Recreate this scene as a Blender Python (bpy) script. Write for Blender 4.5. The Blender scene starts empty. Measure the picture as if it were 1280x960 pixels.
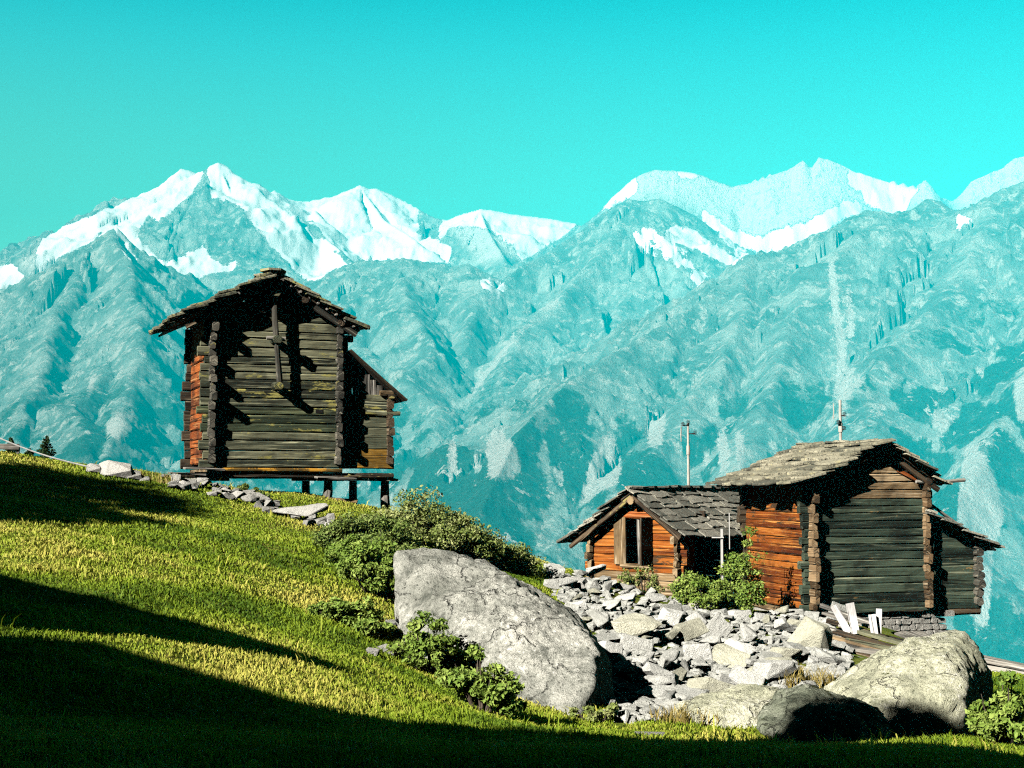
SKY_TINT = (0.55, 1.0, 0.42, 1)
SKY_TINT_HIGH = (0.02, 0.92, 0.68, 1)
SKY_STRENGTH = 0.105
EXPOSURE = 1.4
HAZE_COLOR = (0.0, 0.86, 1.0, 1)
HAZE_DENSITY = 8.6e-5
import bpy, bmesh, math, random
import numpy as np
from mathutils import Vector, Matrix

# ------------------------------------------------------------------ scene, camera
scene = bpy.context.scene
col = scene.collection
F = 1758.0                      # focal length in pixels of a 1280 wide frame
PITCH = math.atan(120.0 / F)
CP, SP = math.cos(PITCH), math.sin(PITCH)
SUN_AZ = math.radians(43)       # to the left of straight behind the camera
SUN_EL = math.radians(31)
SUN = Vector((-math.sin(SUN_AZ) * math.cos(SUN_EL), -math.cos(SUN_AZ) * math.cos(SUN_EL), math.sin(SUN_EL)))


def P(px, py, Y):
    """world point seen at a pixel of the 1280x960 photograph, Y metres ahead"""
    u, v = (px - 640) / F, (480 - py) / F
    d = Vector((u, CP - v * SP, SP + v * CP))
    return d * (Y / d.y)


def proj(x, y, z):
    dep = y * CP + z * SP
    return 640 + F * x / dep, 480 - F * (-y * SP + z * CP) / dep


cam = bpy.data.cameras.new('camera')
cam.sensor_width = 36
cam.lens = 36 * F / 1280
cam.clip_start = 0.1
cam.clip_end = 60000
cam_ob = bpy.data.objects.new('camera', cam)
col.objects.link(cam_ob)
cam_ob.rotation_euler = (math.radians(90) + PITCH, 0, 0)
scene.camera = cam_ob

# ------------------------------------------------------------------ noise (numpy)


def _h(ix, iy, iz, seed):
    n = (ix.astype(np.int64) * 374761393 + iy.astype(np.int64) * 668265263 + iz.astype(np.int64) * 2147483647 + seed * 1274126177) & 0xFFFFFFFF
    n = ((n ^ (n >> 13)) * 1274126177) & 0xFFFFFFFF
    n = ((n ^ (n >> 16)) * 2246822519) & 0xFFFFFFFF
    return ((n ^ (n >> 15)) & 0xFFFFFF) / float(0xFFFFFF) * 2 - 1


def vnoise(x, y, z=None, seed=0):
    x = np.asarray(x, float); y = np.asarray(y, float)
    z = np.zeros_like(x) if z is None else np.asarray(z, float)
    ix, iy, iz = np.floor(x), np.floor(y), np.floor(z)
    fx, fy, fz = x - ix, y - iy, z - iz
    fx = fx * fx * fx * (fx * (fx * 6 - 15) + 10); fy = fy * fy * fy * (fy * (fy * 6 - 15) + 10); fz = fz * fz * (3 - 2 * fz)
    flat = not np.any(z)
    r = 0
    for dz in ((0,) if flat else (0, 1)):
        for dx in (0, 1):
            for dy in (0, 1):
                w = (fx if dx else 1 - fx) * (fy if dy else 1 - fy) * (1 if flat else (fz if dz else 1 - fz))
                r = r + w * _h(ix + dx, iy + dy, iz + dz, seed)
    return r


def fbm(x, y, z=None, oct=5, seed=0, gain=0.5, ridged=False):
    s, a, f = 0, 1.0, 1.0
    tot = 0
    for o in range(oct):
        n = vnoise(x * f, y * f, None if z is None else z * f, seed + o * 17)
        if ridged:
            n = 1 - 2 * np.abs(n)
        s = s + a * n
        tot += a
        a *= gain
        f *= 2.03
    return s / tot


def sstep(a, b, x):
    t = np.clip((x - a) / (b - a), 0, 1)
    return t * t * (3 - 2 * t)


def inpoly(px, py, poly):
    r = np.zeros(px.shape, bool)
    n = len(poly)
    for i in range(n):
        x0, y0 = poly[i]; x1, y1 = poly[(i + 1) % n]
        if y0 == y1:
            continue
        c = ((y0 > py) != (y1 > py)) & (px < (x1 - x0) * (py - y0) / (y1 - y0) + x0)
        r ^= c
    return r

# ------------------------------------------------------------------ mesh builder


class MB:
    """collects shapes; build() links them as ONE mesh object"""

    def __init__(self):
        self.v, self.f, self.uv, self.r = [], [], [], []

    def add(self, verts, faces, uvs=None, rnd=0.0):
        n = len(self.v)
        self.v += [tuple(p) for p in verts]
        self.f += [tuple(i + n for i in f) for f in faces]
        self.uv += [tuple(q) for q in uvs] if uvs is not None else [tuple(p) for p in verts]
        self.r += list(rnd) if isinstance(rnd, (list, tuple)) else [rnd] * len(verts)

    def box(self, c, s, M=None, rnd=0.0):
        vs = [Vector((c[0] + sx * s[0] / 2, c[1] + sy * s[1] / 2, c[2] + sz * s[2] / 2)) for sx in (-1, 1) for sy in (-1, 1) for sz in (-1, 1)]
        if M is not None:
            vs = [M @ v for v in vs]
        self.add(vs, [(0, 1, 3, 2), (4, 6, 7, 5), (0, 4, 5, 1), (2, 3, 7, 6), (0, 2, 6, 4), (1, 5, 7, 3)], rnd=rnd)

    def beam(self, p0, p1, w, h, rng, up=Vector((0, 0, 1)), seg=None, jit=0.012, bev=0.28, rnd=None, taper=1.0):
        """a hewn log: rounded rectangular section w (across) x h (along up), slightly uneven along its length"""
        p0, p1 = Vector(p0), Vector(p1)
        d = p1 - p0; L = d.length; d.normalize()
        side = d.cross(up)
        if side.length < 1e-4:
            side = d.cross(Vector((1, 0, 0)))
        side.normalize(); upv = side.cross(d).normalized()
        seg = seg or max(2, int(L / 0.35))
        b = bev * min(w, h)
        sec = [(-w / 2 + b, -h / 2), (w / 2 - b, -h / 2), (w / 2, -h / 2 + b), (w / 2, h / 2 - b), (w / 2 - b, h / 2), (-w / 2 + b, h / 2), (-w / 2, h / 2 - b), (-w / 2, -h / 2 + b)]
        per = [0, w, w + h * .1, w + h, w + h + w * .1, 2 * w + h, 2 * w + 1.1 * h, 2 * w + 2 * h]
        vs, uv = [], []
        rr = rng.random() if rnd is None else rnd
        ou, ov = rng.random() * 40, rng.random() * 40
        ph = rng.random() * 6
        for i in range(seg + 1):
            t = i / seg
            k = 1 + (taper - 1) * t
            wob = Vector((0, 0, 0)) + side * math.sin(ph + t * 3) * jit * 0.8 + upv * math.sin(ph * 1.7 + t * 4) * jit * 0.7
            for j, (a, c) in enumerate(sec):
                p = p0 + d * (L * t) + wob + side * (a * k + rng.uniform(-jit, jit)) + upv * (c * k + rng.uniform(-jit, jit) * 0.6)
                vs.append(p); uv.append((ou + L * t, ov + per[j], rr * 9))
        fs = []
        for i in range(seg):
            for j in range(8):
                k = (j + 1) % 8
                fs.append((i * 8 + j, i * 8 + k, (i + 1) * 8 + k, (i + 1) * 8 + j))
        fs.append(tuple(range(7, -1, -1)))
        fs.append(tuple(range(seg * 8, seg * 8 + 8)))
        self.add(vs, fs, uv, rr)

    def tube(self, pts, rad, n=8, rnd=0.0, cap=True):
        pts = [Vector(p) for p in pts]
        rads = rad if isinstance(rad, (list, tuple)) else [rad] * len(pts)
        vs, uv, fs = [], [], []
        a0 = None
        s = 0
        for i, p in enumerate(pts):
            d = (pts[min(i + 1, len(pts) - 1)] - pts[max(i - 1, 0)]).normalized()
            if a0 is None:
                a0 = d.orthogonal().normalized()
            a = (a0 - d * a0.dot(d)).normalized(); b = d.cross(a); a0 = a
            if i:
                s += (p - pts[i - 1]).length
            for j in range(n):
                t = 2 * math.pi * j / n
                vs.append(p + (a * math.cos(t) + b * math.sin(t)) * rads[i]); uv.append((s, t * rads[0], rnd * 9))
        for i in range(len(pts) - 1):
            for j in range(n):
                k = (j + 1) % n
                fs.append((i * n + j, i * n + k, (i + 1) * n + k, (i + 1) * n + j))
        if cap:
            fs.append(tuple(range(n - 1, -1, -1))); fs.append(tuple(range((len(pts) - 1) * n, len(pts) * n)))
        self.add(vs, fs, uv, rnd)

    def prism(self, outline, th, M=None, rng=None, rnd=0.0, rough=0.0, cham=0.0):
        """flat irregular slab: outline in local xy, thickness th below z=0"""
        n = len(outline)
        cx = sum(p[0] for p in outline) / n; cy = sum(p[1] for p in outline) / n
        rg = (lambda a: rng.uniform(-a, a)) if rng else (lambda a: 0)
        top = [Vector((cx + (x - cx) * (1 - cham), cy + (y - cy) * (1 - cham), rg(rough))) for x, y in outline]
        bot = [Vector((x, y, -th + rg(rough))) for x, y in outline]
        mid = [Vector((x, y, -th * 0.35 + rg(rough * .5))) for x, y in outline]
        vs = top + mid + bot
        uv = [(v.x + rnd * 31, v.y + rnd * 57, v.z) for v in vs]
        if M is not None:
            vs = [M @ v for v in vs]
        fs = [tuple(range(n)), tuple(range(3 * n - 1, 2 * n - 1, -1))]
        for i in range(n):
            k = (i + 1) % n
            fs.append((n + i, n + k, k, i)); fs.append((2 * n + i, 2 * n + k, n + k, n + i))
        self.add(vs, fs, uv, rnd)

    def mesh(self, name, mats, smooth=False):
        me = bpy.data.meshes.new(name)
        me.from_pydata(self.v, [], self.f)
        for m in (mats if isinstance(mats, (list, tuple)) else [mats]):
            me.materials.append(m)
        at = me.attributes.new('uvw', 'FLOAT_VECTOR', 'POINT')
        at.data.foreach_set('vector', np.array(self.uv, np.float32).ravel())
        at = me.attributes.new('rnd', 'FLOAT', 'POINT')
        at.data.foreach_set('value', np.array(self.r, np.float32))
        if smooth:
            me.polygons.foreach_set('use_smooth', [True] * len(me.polygons))
        me.update()
        return me

    def build(self, name, mats, parent=None, smooth=False):
        o = bpy.data.objects.new(name, self.mesh(name, mats, smooth))
        col.objects.link(o)
        if parent is not None:
            o.parent = parent
        return o


def np_mesh(name, V, Q, mat, attrs=None, smooth=True, parent=None):
    """large mesh straight from numpy arrays: V (n,3), Q (m,k)"""
    me = bpy.data.meshes.new(name)
    k = Q.shape[1]
    me.vertices.add(len(V)); me.vertices.foreach_set('co', np.ascontiguousarray(V, np.float32).ravel())
    me.loops.add(Q.size); me.loops.foreach_set('vertex_index', np.ascontiguousarray(Q, np.int32).ravel())
    me.polygons.add(len(Q)); me.polygons.foreach_set('loop_start', np.arange(0, Q.size, k, dtype=np.int32))
    try:
        me.polygons.foreach_set('loop_total', np.full(len(Q), k, np.int32))
    except Exception:
        pass
    me.polygons.foreach_set('use_smooth', np.full(len(Q), smooth))
    me.materials.append(mat)
    for nm, arr in (attrs or {}).items():
        at = me.attributes.new(nm, 'FLOAT', 'POINT')
        at.data.foreach_set('value', np.ascontiguousarray(arr, np.float32).ravel())
    me.update(calc_edges=True)
    me.validate()
    o = bpy.data.objects.new(name, me)
    col.objects.link(o)
    if parent is not None:
        o.parent = parent
    return o


def tag(o, label=None, cat=None, group=None, kind=None):
    if label: o['label'] = label
    if cat: o['category'] = cat
    if group: o['group'] = group
    if kind: o['kind'] = kind
    return o


def thing(name, label, cat, loc=(0, 0, 0), rz=0.0, group=None):
    o = bpy.data.objects.new(name, None)
    col.objects.link(o)
    o.empty_display_size = 0.3
    o.location = loc
    o.rotation_euler = (0, 0, rz)
    return tag(o, label, cat, group)

# ------------------------------------------------------------------ material helper


class NT:
    def __init__(self, name):
        self.m = bpy.data.materials.new(name)
        self.m.use_nodes = True
        self.t = self.m.node_tree
        self.b = self.t.nodes['Principled BSDF']
        self.out = self.t.nodes['Material Output']
        self.b.inputs['Specular IOR Level'].default_value = 0.15
        self.b.inputs['Roughness'].default_value = 0.9

    def n(self, t, **kw):
        nd = self.t.nodes.new(t)
        for k, v in kw.items():
            setattr(nd, k, v)
        return nd

    def link(self, a, b):
        self.t.links.new(a, b)

    def put(self, sock, v):
        if v is None:
            return
        if hasattr(v, 'is_output'):
            self.link(v, sock)
        elif isinstance(v, (tuple, list)) and len(v) == 3 and sock.type == 'RGBA':
            sock.default_value = (*v, 1)
        else:
            sock.default_value = v

    def attr(self, name, vec=False):
        nd = self.n('ShaderNodeAttribute', attribute_name=name)
        return nd.outputs['Vector'] if vec else nd.outputs['Fac']

    def obj(self):
        return self.n('ShaderNodeTexCoord').outputs['Object']

    def geo(self, o='Position'):
        return self.n('ShaderNodeNewGeometry').outputs[o]

    def scale(self, vec, s):
        nd = self.n('ShaderNodeVectorMath', operation='MULTIPLY')
        self.put(nd.inputs[0], vec)
        nd.inputs[1].default_value = s if isinstance(s, (tuple, list)) else (s, s, s)
        return nd.outputs[0]

    def noise(self, vec, scale, detail=4, rough=0.55, dist=0.0, out='Fac'):
        nd = self.n('ShaderNodeTexNoise')
        self.put(nd.inputs['Vector'], vec)
        nd.inputs['Scale'].default_value = scale
        nd.inputs['Detail'].default_value = detail
        nd.inputs['Roughness'].default_value = rough
        nd.inputs['Distortion'].default_value = dist
        return nd.outputs[out]

    def vor(self, vec, scale, feature='F1', out='Distance', rand=1.0):
        nd = self.n('ShaderNodeTexVoronoi', feature=feature)
        self.put(nd.inputs['Vector'], vec)
        nd.inputs['Scale'].default_value = scale
        nd.inputs['Randomness'].default_value = rand
        return nd.outputs[out]

    def math(self, op, a, b=0.0, c=None, clamp=False):
        nd = self.n('ShaderNodeMath', operation=op, use_clamp=clamp)
        self.put(nd.inputs[0], a); self.put(nd.inputs[1], b)
        if c is not None:
            self.put(nd.inputs[2], c)
        return nd.outputs[0]

    def rng(self, v, a, b, lo=0.0, hi=1.0):
        nd = self.n('ShaderNodeMapRange', interpolation_type='SMOOTHSTEP')
        self.put(nd.inputs[0], v)
        for i, x in enumerate((a, b, lo, hi)):
            nd.inputs[i + 1].default_value = x
        return nd.outputs[0]

    def mix(self, f, a, b, blend='MIX'):
        nd = self.n('ShaderNodeMix', data_type='RGBA', blend_type=blend)
        self.put(nd.inputs[0], f); self.put(nd.inputs[6], a); self.put(nd.inputs[7], b)
        return nd.outputs[2]

    def ramp(self, v, stops):
        nd = self.n('ShaderNodeValToRGB')
        self.put(nd.inputs[0], v)
        el = nd.color_ramp.elements
        while len(el) < len(stops):
            el.new(0.5)
        for e, (p, c) in zip(el, stops):
            e.position = p
            e.color = (*c, 1) if len(c) == 3 else c
        return nd.outputs[0]

    def bump(self, h, strength=0.5, dist=0.02):
        nd = self.n('ShaderNodeBump')
        nd.inputs['Strength'].default_value = strength
        nd.inputs['Distance'].default_value = dist
        self.put(nd.inputs['Height'], h)
        self.link(nd.outputs[0], self.b.inputs['Normal'])
        return nd

    def done(self, colour, rough=None):
        self.put(self.b.inputs['Base Color'], colour)
        if rough is not None:
            self.put(self.b.inputs['Roughness'], rough)
        return self.m
# ------------------------------------------------------------------ world: sky, sun, air
world = bpy.data.worlds.new('World')
scene.world = world
world.use_nodes = True
wt = world.node_tree
bg = wt.nodes['Background']
sky = wt.nodes.new('ShaderNodeTexSky')
sky.sky_type = 'NISHITA'
sky.sun_disc = False
sky.sun_elevation = SUN_EL
sky.sun_rotation = math.atan2(SUN.x, SUN.y)
sky.altitude = 2000
sky.air_density = 1.0
sky.dust_density = 0.3
sky.ozone_density = 1.0


def wn(t, **kw):
    nd = wt.nodes.new(t)
    for k, v in kw.items():
        setattr(nd, k, v)
    return nd


tint = wn('ShaderNodeMix', data_type='RGBA', blend_type='MULTIPLY')
tint.inputs[0].default_value = 1
wt.links.new(sky.outputs[0], tint.inputs[6])
tc = wn('ShaderNodeTexCoord')
sep = wn('ShaderNodeSeparateXYZ')
wt.links.new(tc.outputs['Generated'], sep.inputs[0])
hue = wn('ShaderNodeMix', data_type='RGBA')
hue.inputs[6].default_value = SKY_TINT; hue.inputs[7].default_value = SKY_TINT_HIGH
hz_ = wn('ShaderNodeMapRange', interpolation_type='SMOOTHSTEP')
wt.links.new(sep.outputs['Z'], hz_.inputs[0])
for i, x in enumerate((0.17, 0.38, 0.0, 1.0)):
    hz_.inputs[i + 1].default_value = x
wt.links.new(hz_.outputs[0], hue.inputs[0])
wt.links.new(hue.outputs[2], tint.inputs[7])
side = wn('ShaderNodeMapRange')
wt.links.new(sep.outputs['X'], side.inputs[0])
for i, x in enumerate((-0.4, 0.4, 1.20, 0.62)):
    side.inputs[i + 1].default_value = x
# sky dimmed on purpose overhead and behind the camera, to keep shadow fill low
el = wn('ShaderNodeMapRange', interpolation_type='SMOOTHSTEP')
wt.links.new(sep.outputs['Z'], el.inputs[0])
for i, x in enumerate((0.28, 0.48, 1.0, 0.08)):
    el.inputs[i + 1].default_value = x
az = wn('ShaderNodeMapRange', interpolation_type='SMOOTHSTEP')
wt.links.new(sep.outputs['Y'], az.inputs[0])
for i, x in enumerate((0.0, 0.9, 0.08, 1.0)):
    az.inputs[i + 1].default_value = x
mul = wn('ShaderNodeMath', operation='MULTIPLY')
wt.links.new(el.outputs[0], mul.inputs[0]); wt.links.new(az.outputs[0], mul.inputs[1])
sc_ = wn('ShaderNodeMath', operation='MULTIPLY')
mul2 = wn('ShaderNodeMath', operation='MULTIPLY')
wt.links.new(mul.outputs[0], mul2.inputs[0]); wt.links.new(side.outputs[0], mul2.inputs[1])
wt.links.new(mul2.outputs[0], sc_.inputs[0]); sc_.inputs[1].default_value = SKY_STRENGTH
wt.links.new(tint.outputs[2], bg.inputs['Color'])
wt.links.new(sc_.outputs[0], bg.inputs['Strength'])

sun = bpy.data.lights.new('sun', 'SUN')
sun.energy = 5.0
sun.angle = math.radians(0.5)
sun.color = (1.0, 0.94, 0.85)
sun_ob = bpy.data.objects.new('sun', sun)
col.objects.link(sun_ob)
sun_ob.rotation_euler = (-SUN).to_track_quat('-Z', 'Y').to_euler()

vs_ = scene.view_settings
scene.display_settings.display_device = 'sRGB'
vs_.view_transform = 'Standard'
vs_.look = 'None'
vs_.exposure = EXPOSURE
vs_.gamma = 1.0
vs_.use_curve_mapping = False
scene.cycles.max_bounces = 5
scene.cycles.diffuse_bounces = 0
scene.cycles.glossy_bounces = 2
scene.cycles.transmission_bounces = 2
scene.cycles.transparent_max_bounces = 8
scene.cycles.volume_bounces = 0
scene.cycles.use_denoising = False      # the photograph is grainy slide film; the fine grain is kept
scene.cycles.sample_clamp_indirect = 2.5
scene.cycles.pixel_filter_type = 'BLACKMAN_HARRIS'
scene.cycles.filter_width = 1.15
scene.cycles.use_fast_gi = False

# the air: one closed box round the whole scene
hz = MB()
hz.box((0, 7200, 920), (26000, 17600, 4340))
hm = bpy.data.materials.new('mountain_air')
hm.use_nodes = True
ht = hm.node_tree
for nd in list(ht.nodes):
    if nd.type == 'BSDF_PRINCIPLED':
        ht.nodes.remove(nd)
pv = ht.nodes.new('ShaderNodeVolumePrincipled')
pv.inputs['Color'].default_value = HAZE_COLOR
pv.inputs['Density'].default_value = HAZE_DENSITY
pv.inputs['Anisotropy'].default_value = -0.42
ht.links.new(pv.outputs[0], ht.nodes['Material Output'].inputs['Volume'])
try:
    hm.cycles.homogeneous_volume = True
except Exception:
    pass
haze = hz.build('haze', hm)
tag(haze, 'pale turquoise haze filling the air of the valley', 'haze', kind='stuff')
# ------------------------------------------------------------------ mountains
def ridge(pts, slope, seed):
    return ([P(x, y, d * 1000.0) for x, y, d in pts], slope, seed)


RIDGES = [
    # the far snowy skyline on the left and centre
    ridge([(-1200, 330, 12.5), (-800, 380, 12.5), (-500, 350, 12.5), (-260, 440, 12.5), (-80, 385, 12.6), (0, 343, 12.8), (20, 330, 12.8), (40, 310, 12.8), (62, 298, 12.8), (110, 279, 13), (150, 262, 13), (190, 238, 13), (226, 211, 13.1), (238, 214, 13.1), (250, 219, 13.1),
           (263, 207, 13), (273, 203, 13), (284, 208, 13), (300, 226, 13.1), (320, 240, 13.2), (334, 243, 13.3), (343, 237, 13.4), (360, 249, 13.5), (380, 252, 13.7), (420, 244, 13.8), (438, 236, 13.8),
           (450, 231, 13.8), (462, 237, 13.8), (470, 236, 13.8), (500, 249, 13.8), (520, 259, 13.7), (545, 273, 13.5), (558, 276, 13.5), (580, 266, 13.2), (600, 261, 13), (640, 268, 13), (690, 274, 13), (720, 279, 13), (790, 310, 12.6), (860, 340, 12)], 0.62, 1),
    # the dark rock face below the highest summit: two bounding ribs
    ridge([(263, 209, 13), (245, 240, 12.5), (225, 268, 12.0), (214, 300, 11.5), (216, 322, 11.1)], 0.8, 2),
    ridge([(273, 206, 13), (290, 245, 12.5), (318, 298, 11.8), (350, 330, 11.2), (385, 352, 10.6)], 0.75, 3),
    ridge([(450, 234, 13.8), (480, 275, 13.0), (520, 300, 12.2)], 0.6, 21),
    ridge([(345, 240, 13.4), (390, 285, 12.6), (440, 326, 11.2)], 0.6, 22),
    ridge([(600, 264, 13), (610, 290, 12.2), (630, 322, 11.4)], 0.7, 23),
    # back right: the long pale rock wall
    ridge([(640, 340, 12.5), (700, 300, 12.5), (742, 270, 12.5), (765, 245, 12.5), (790, 223, 12.5), (806, 214, 12.5), (820, 210, 12.5), (850, 212, 12.5), (868, 214, 12.5), (890, 222, 12.5), (915, 231, 12.5), (938, 226, 12.5),
           (965, 216, 12.4), (985, 210, 12.4), (1004, 198, 12.4), (1012, 206, 12.4), (1018, 207, 12.4), (1024, 194, 12.4), (1040, 198, 12.4), (1070, 212, 12.4), (1110, 224, 12.4), (1146, 233, 12.3),
           (1152, 226, 12.2), (1156, 221, 12.2), (1161, 226, 12.2), (1168, 241, 12.2), (1190, 247, 12.2), (1200, 240, 12.2), (1215, 222, 12.2), (1240, 211, 12.2), (1252, 207, 12.2), (1268, 194, 12.2), (1300, 185, 12.2), (1420, 215, 12.2), (1600, 260, 12)], 1.15, 4),
    # front left: the blue rock pyramid and its spurs
    ridge([(-1200, 480, 8.6), (-700, 420, 8.6), (-260, 560, 8.6), (-120, 470, 8.9), (0, 388, 9.1), (50, 345, 9.2), (80, 320, 9.3), (112, 303, 9.4), (135, 289, 9.5), (146, 283, 9.5), (152, 288, 9.5), (166, 312, 9.6), (182, 334, 9.7), (205, 352, 9.9), (240, 358, 10.1), (258, 344, 10.2), (278, 348, 10.2), (310, 338, 10.3), (340, 330, 10.4), (370, 345, 10.3)], 0.66, 5),
    ridge([(146, 284, 9.5), (158, 340, 8.6), (172, 400, 7.6), (168, 470, 6.6), (140, 560, 5.4), (120, 640, 4.4)], 0.72, 6),
    ridge([(95, 314, 9.4), (70, 380, 8.3), (58, 450, 7.2), (20, 540, 5.8)], 0.72, 7),
    # pale spur behind the raised granary
    ridge([(370, 345, 10.3), (300, 366, 9.6), (232, 386, 8.8), (180, 412, 8.1), (135, 450, 7.2), (112, 490, 6.4), (98, 560, 5.3)], 0.5, 8),
    ridge([(300, 366, 9.6), (290, 450, 7.7), (250, 560, 5.9)], 0.52, 24),
    # middle ridge right of the granary
    ridge([(370, 352, 10.2), (400, 344, 10), (425, 333, 9.8), (450, 324, 9.6), (480, 325, 9.5), (505, 322, 9.4), (525, 325, 9.4), (560, 331, 9.3), (585, 327, 9.3), (605, 336, 9.3), (625, 346, 9.3), (640, 358, 9.2), (655, 380, 9.0)], 0.56, 9),
    ridge([(505, 323, 9.4), (520, 380, 8.3), (530, 440, 7.3), (540, 520, 6.2)], 0.62, 10),
    ridge([(430, 332, 9.8), (440, 400, 8.4), (450, 490, 6.9), (450, 580, 5.7)], 0.62, 11),
    ridge([(585, 328, 9.3), (592, 370, 8.6), (590, 420, 7.9)], 0.7, 25),
    # triangular brown peak in the centre
    ridge([(560, 440, 8.0), (590, 402, 8.4), (622, 360, 9), (650, 333, 9.4), (680, 318, 9.7), (712, 297, 9.9), (745, 274, 10.1), (770, 256, 10.2), (786, 248, 10.2), (806, 250, 10.2), (824, 247, 10.2), (836, 252, 10.2), (870, 268, 10.2), (895, 287, 10.2), (925, 306, 10.1), (945, 315, 10), (980, 335, 9.8)], 0.62, 12),
    ridge([(786, 250, 10.2), (762, 300, 9.5), (720, 350, 8.8), (670, 400, 8.1), (628, 455, 7.3), (596, 515, 6.4), (568, 590, 5.4)], 0.6, 13),
    ridge([(828, 250, 10.2), (812, 300, 9.5), (806, 350, 8.9), (776, 400, 8.3)], 0.62, 14),
    # right: the broad near ridge and its long spur towards the valley
    ridge([(2500, 260, 7.2), (2000, 190, 7.2), (1620, 150, 7.2), (1420, 195, 7.2), (1300, 217, 7.2), (1258, 232, 7.2), (1226, 250, 7.2), (1205, 262, 7.2), (1188, 262, 7.3), (1172, 248, 7.4), (1160, 246, 7.4), (1140, 262, 7.3), (1126, 267, 7.3), (1100, 263, 7.2), (1084, 261, 7.2), (1062, 270, 7.2), (1030, 292, 7.1),
           (1000, 312, 7.0), (975, 315, 7.0), (950, 314, 6.95), (930, 330, 6.8), (905, 352, 6.6), (870, 382, 6.4), (820, 410, 6.1), (765, 442, 5.7), (712, 478, 5.3), (672, 512, 4.9), (640, 556, 4.4), (600, 640, 3.7)], 0.55, 15),
    ridge([(1258, 234, 7.2), (1225, 290, 6.6), (1190, 340, 6.1), (1150, 400, 5.5), (1110, 470, 4.9), (1070, 560, 4.2)], 0.6, 16),
    ridge([(1084, 263, 7.2), (1010, 350, 6.2), (985, 430, 5.5), (950, 520, 4.7), (915, 620, 3.9)], 0.6, 17),
    ridge([(950, 316, 6.95), (900, 420, 5.8), (850, 510, 5.0), (800, 600, 4.2)], 0.6, 18),
    ridge([(1420, 200, 7.2), (1380, 300, 6.1), (1310, 420, 5.0), (1250, 540, 4.1), (1215, 660, 3.4)], 0.62, 19),
]

NR = 520
cx = np.concatenate([np.linspace(-1100, -300, 150, endpoint=False), np.linspace(-300, 1580, 1120, endpoint=False), np.linspace(1580, 2400, 150)])
NC = len(cx)
tr = np.linspace(0, 1, NR)
rr = 1500 + (15800 - 1500) * tr ** 1.25
PX, RR = np.meshgrid(cx, rr)
X = (PX - 640) / F * RR / CP
Y = RR.copy()
wx = X + 130 * fbm(X / 900, Y / 900, seed=50)
wy = Y + 130 * fbm(X / 900, Y / 900, seed=60)
sx_ = X + 230 * fbm(X / 620, Y / 620, seed=52); sy_ = Y + 230 * fbm(X / 620, Y / 620, seed=62)
SPURS = {6, 7, 8, 10, 11, 13, 14, 16, 17, 18, 19, 24, 25}
H = np.full(X.shape, -1e9); D = np.full(X.shape, 1e9); S = np.zeros(X.shape)
for pts, slope, seed in RIDGES:
    s0 = seed * 5000.0
    for a, b in zip(pts[:-1], pts[1:]):
        dx, dy = b.x - a.x, b.y - a.y
        L2 = dx * dx + dy * dy
        t = np.clip(((X - a.x) * dx + (Y - a.y) * dy) / L2, 0, 1)
        d = np.hypot(X - (a.x + t * dx), Y - (a.y + t * dy))
        f_ = 0.35 if seed in (6, 7, 8) else 0.6
        ux, uy = (X + f_ * (sx_ - X), Y + f_ * (sy_ - Y)) if seed in SPURS else (wx, wy)
        t2 = np.clip(((ux - a.x) * dx + (uy - a.y) * dy) / L2, 0, 1)
        d2 = np.hypot(ux - (a.x + t2 * dx), uy - (a.y + t2 * dy))
        k = 1.0 if seed in SPURS else sstep(0, 500, d)
        if seed in SPURS:
            t, d2 = t2, np.sqrt(d2 * d2 + 30.0 ** 2) - 12
        d_ = d * (1 - k) + d2 * k
        h = a.z + t * (b.z - a.z) - slope * (d_ + 120 * (1 - np.exp(-d_ / 160)))
        m = h > H
        H[m] = h[m]; D[m] = d[m]
        S[m] = (s0 + t2 * math.sqrt(L2))[m]
        s0 += math.sqrt(L2)
wp = 420 * fbm(X / 800, Y / 800, oct=4, seed=14)
gul = fbm((S + wp) / 300, (D + wp) / 1100, oct=5, seed=3, ridged=True)
amp = np.minimum(D, 900)
H += gul * amp * 0.17
rough = fbm(X / 420, Y / 420, oct=7, seed=9, ridged=True, gain=0.58)
H += rough * np.clip(D / 180, 0.12, 1) * 66 * sstep(1500, 6000, RR) + rough * np.clip(D / 250, 0.1, 1) * 18
H += fbm(X / 60, Y / 60, oct=4, seed=19, gain=0.6) * (8 + 16 * np.clip(D / 200, 0, 1))
base = -620 - 40 * fbm(X / 700, Y / 700, seed=5)
H = np.maximum(H, base) + 25 * np.exp(-np.abs(H - base) / 60)
px, py = proj(X, Y, H)
ed = 4.5
qx = px + ed * fbm(X / 160, H / 160, Y / 160, oct=5, seed=31, gain=.65)
qy = py + ed * fbm(X / 160, H / 160, Y / 160, oct=5, seed=37, gain=.65)


def soft(a, n, k):
    for ax in (0, 1):
        for _ in range(k):
            a = (a + sum(np.roll(a, i, ax) + np.roll(a, -i, ax) for i in range(1, n + 1))) / (2 * n + 1)
    return a


def polys(L, far=0):
    m = np.zeros(px.shape, bool)
    for p in L:
        m |= inpoly(qx, qy, p)
    if far:
        m &= RR > far
    return m.astype(float)


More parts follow.
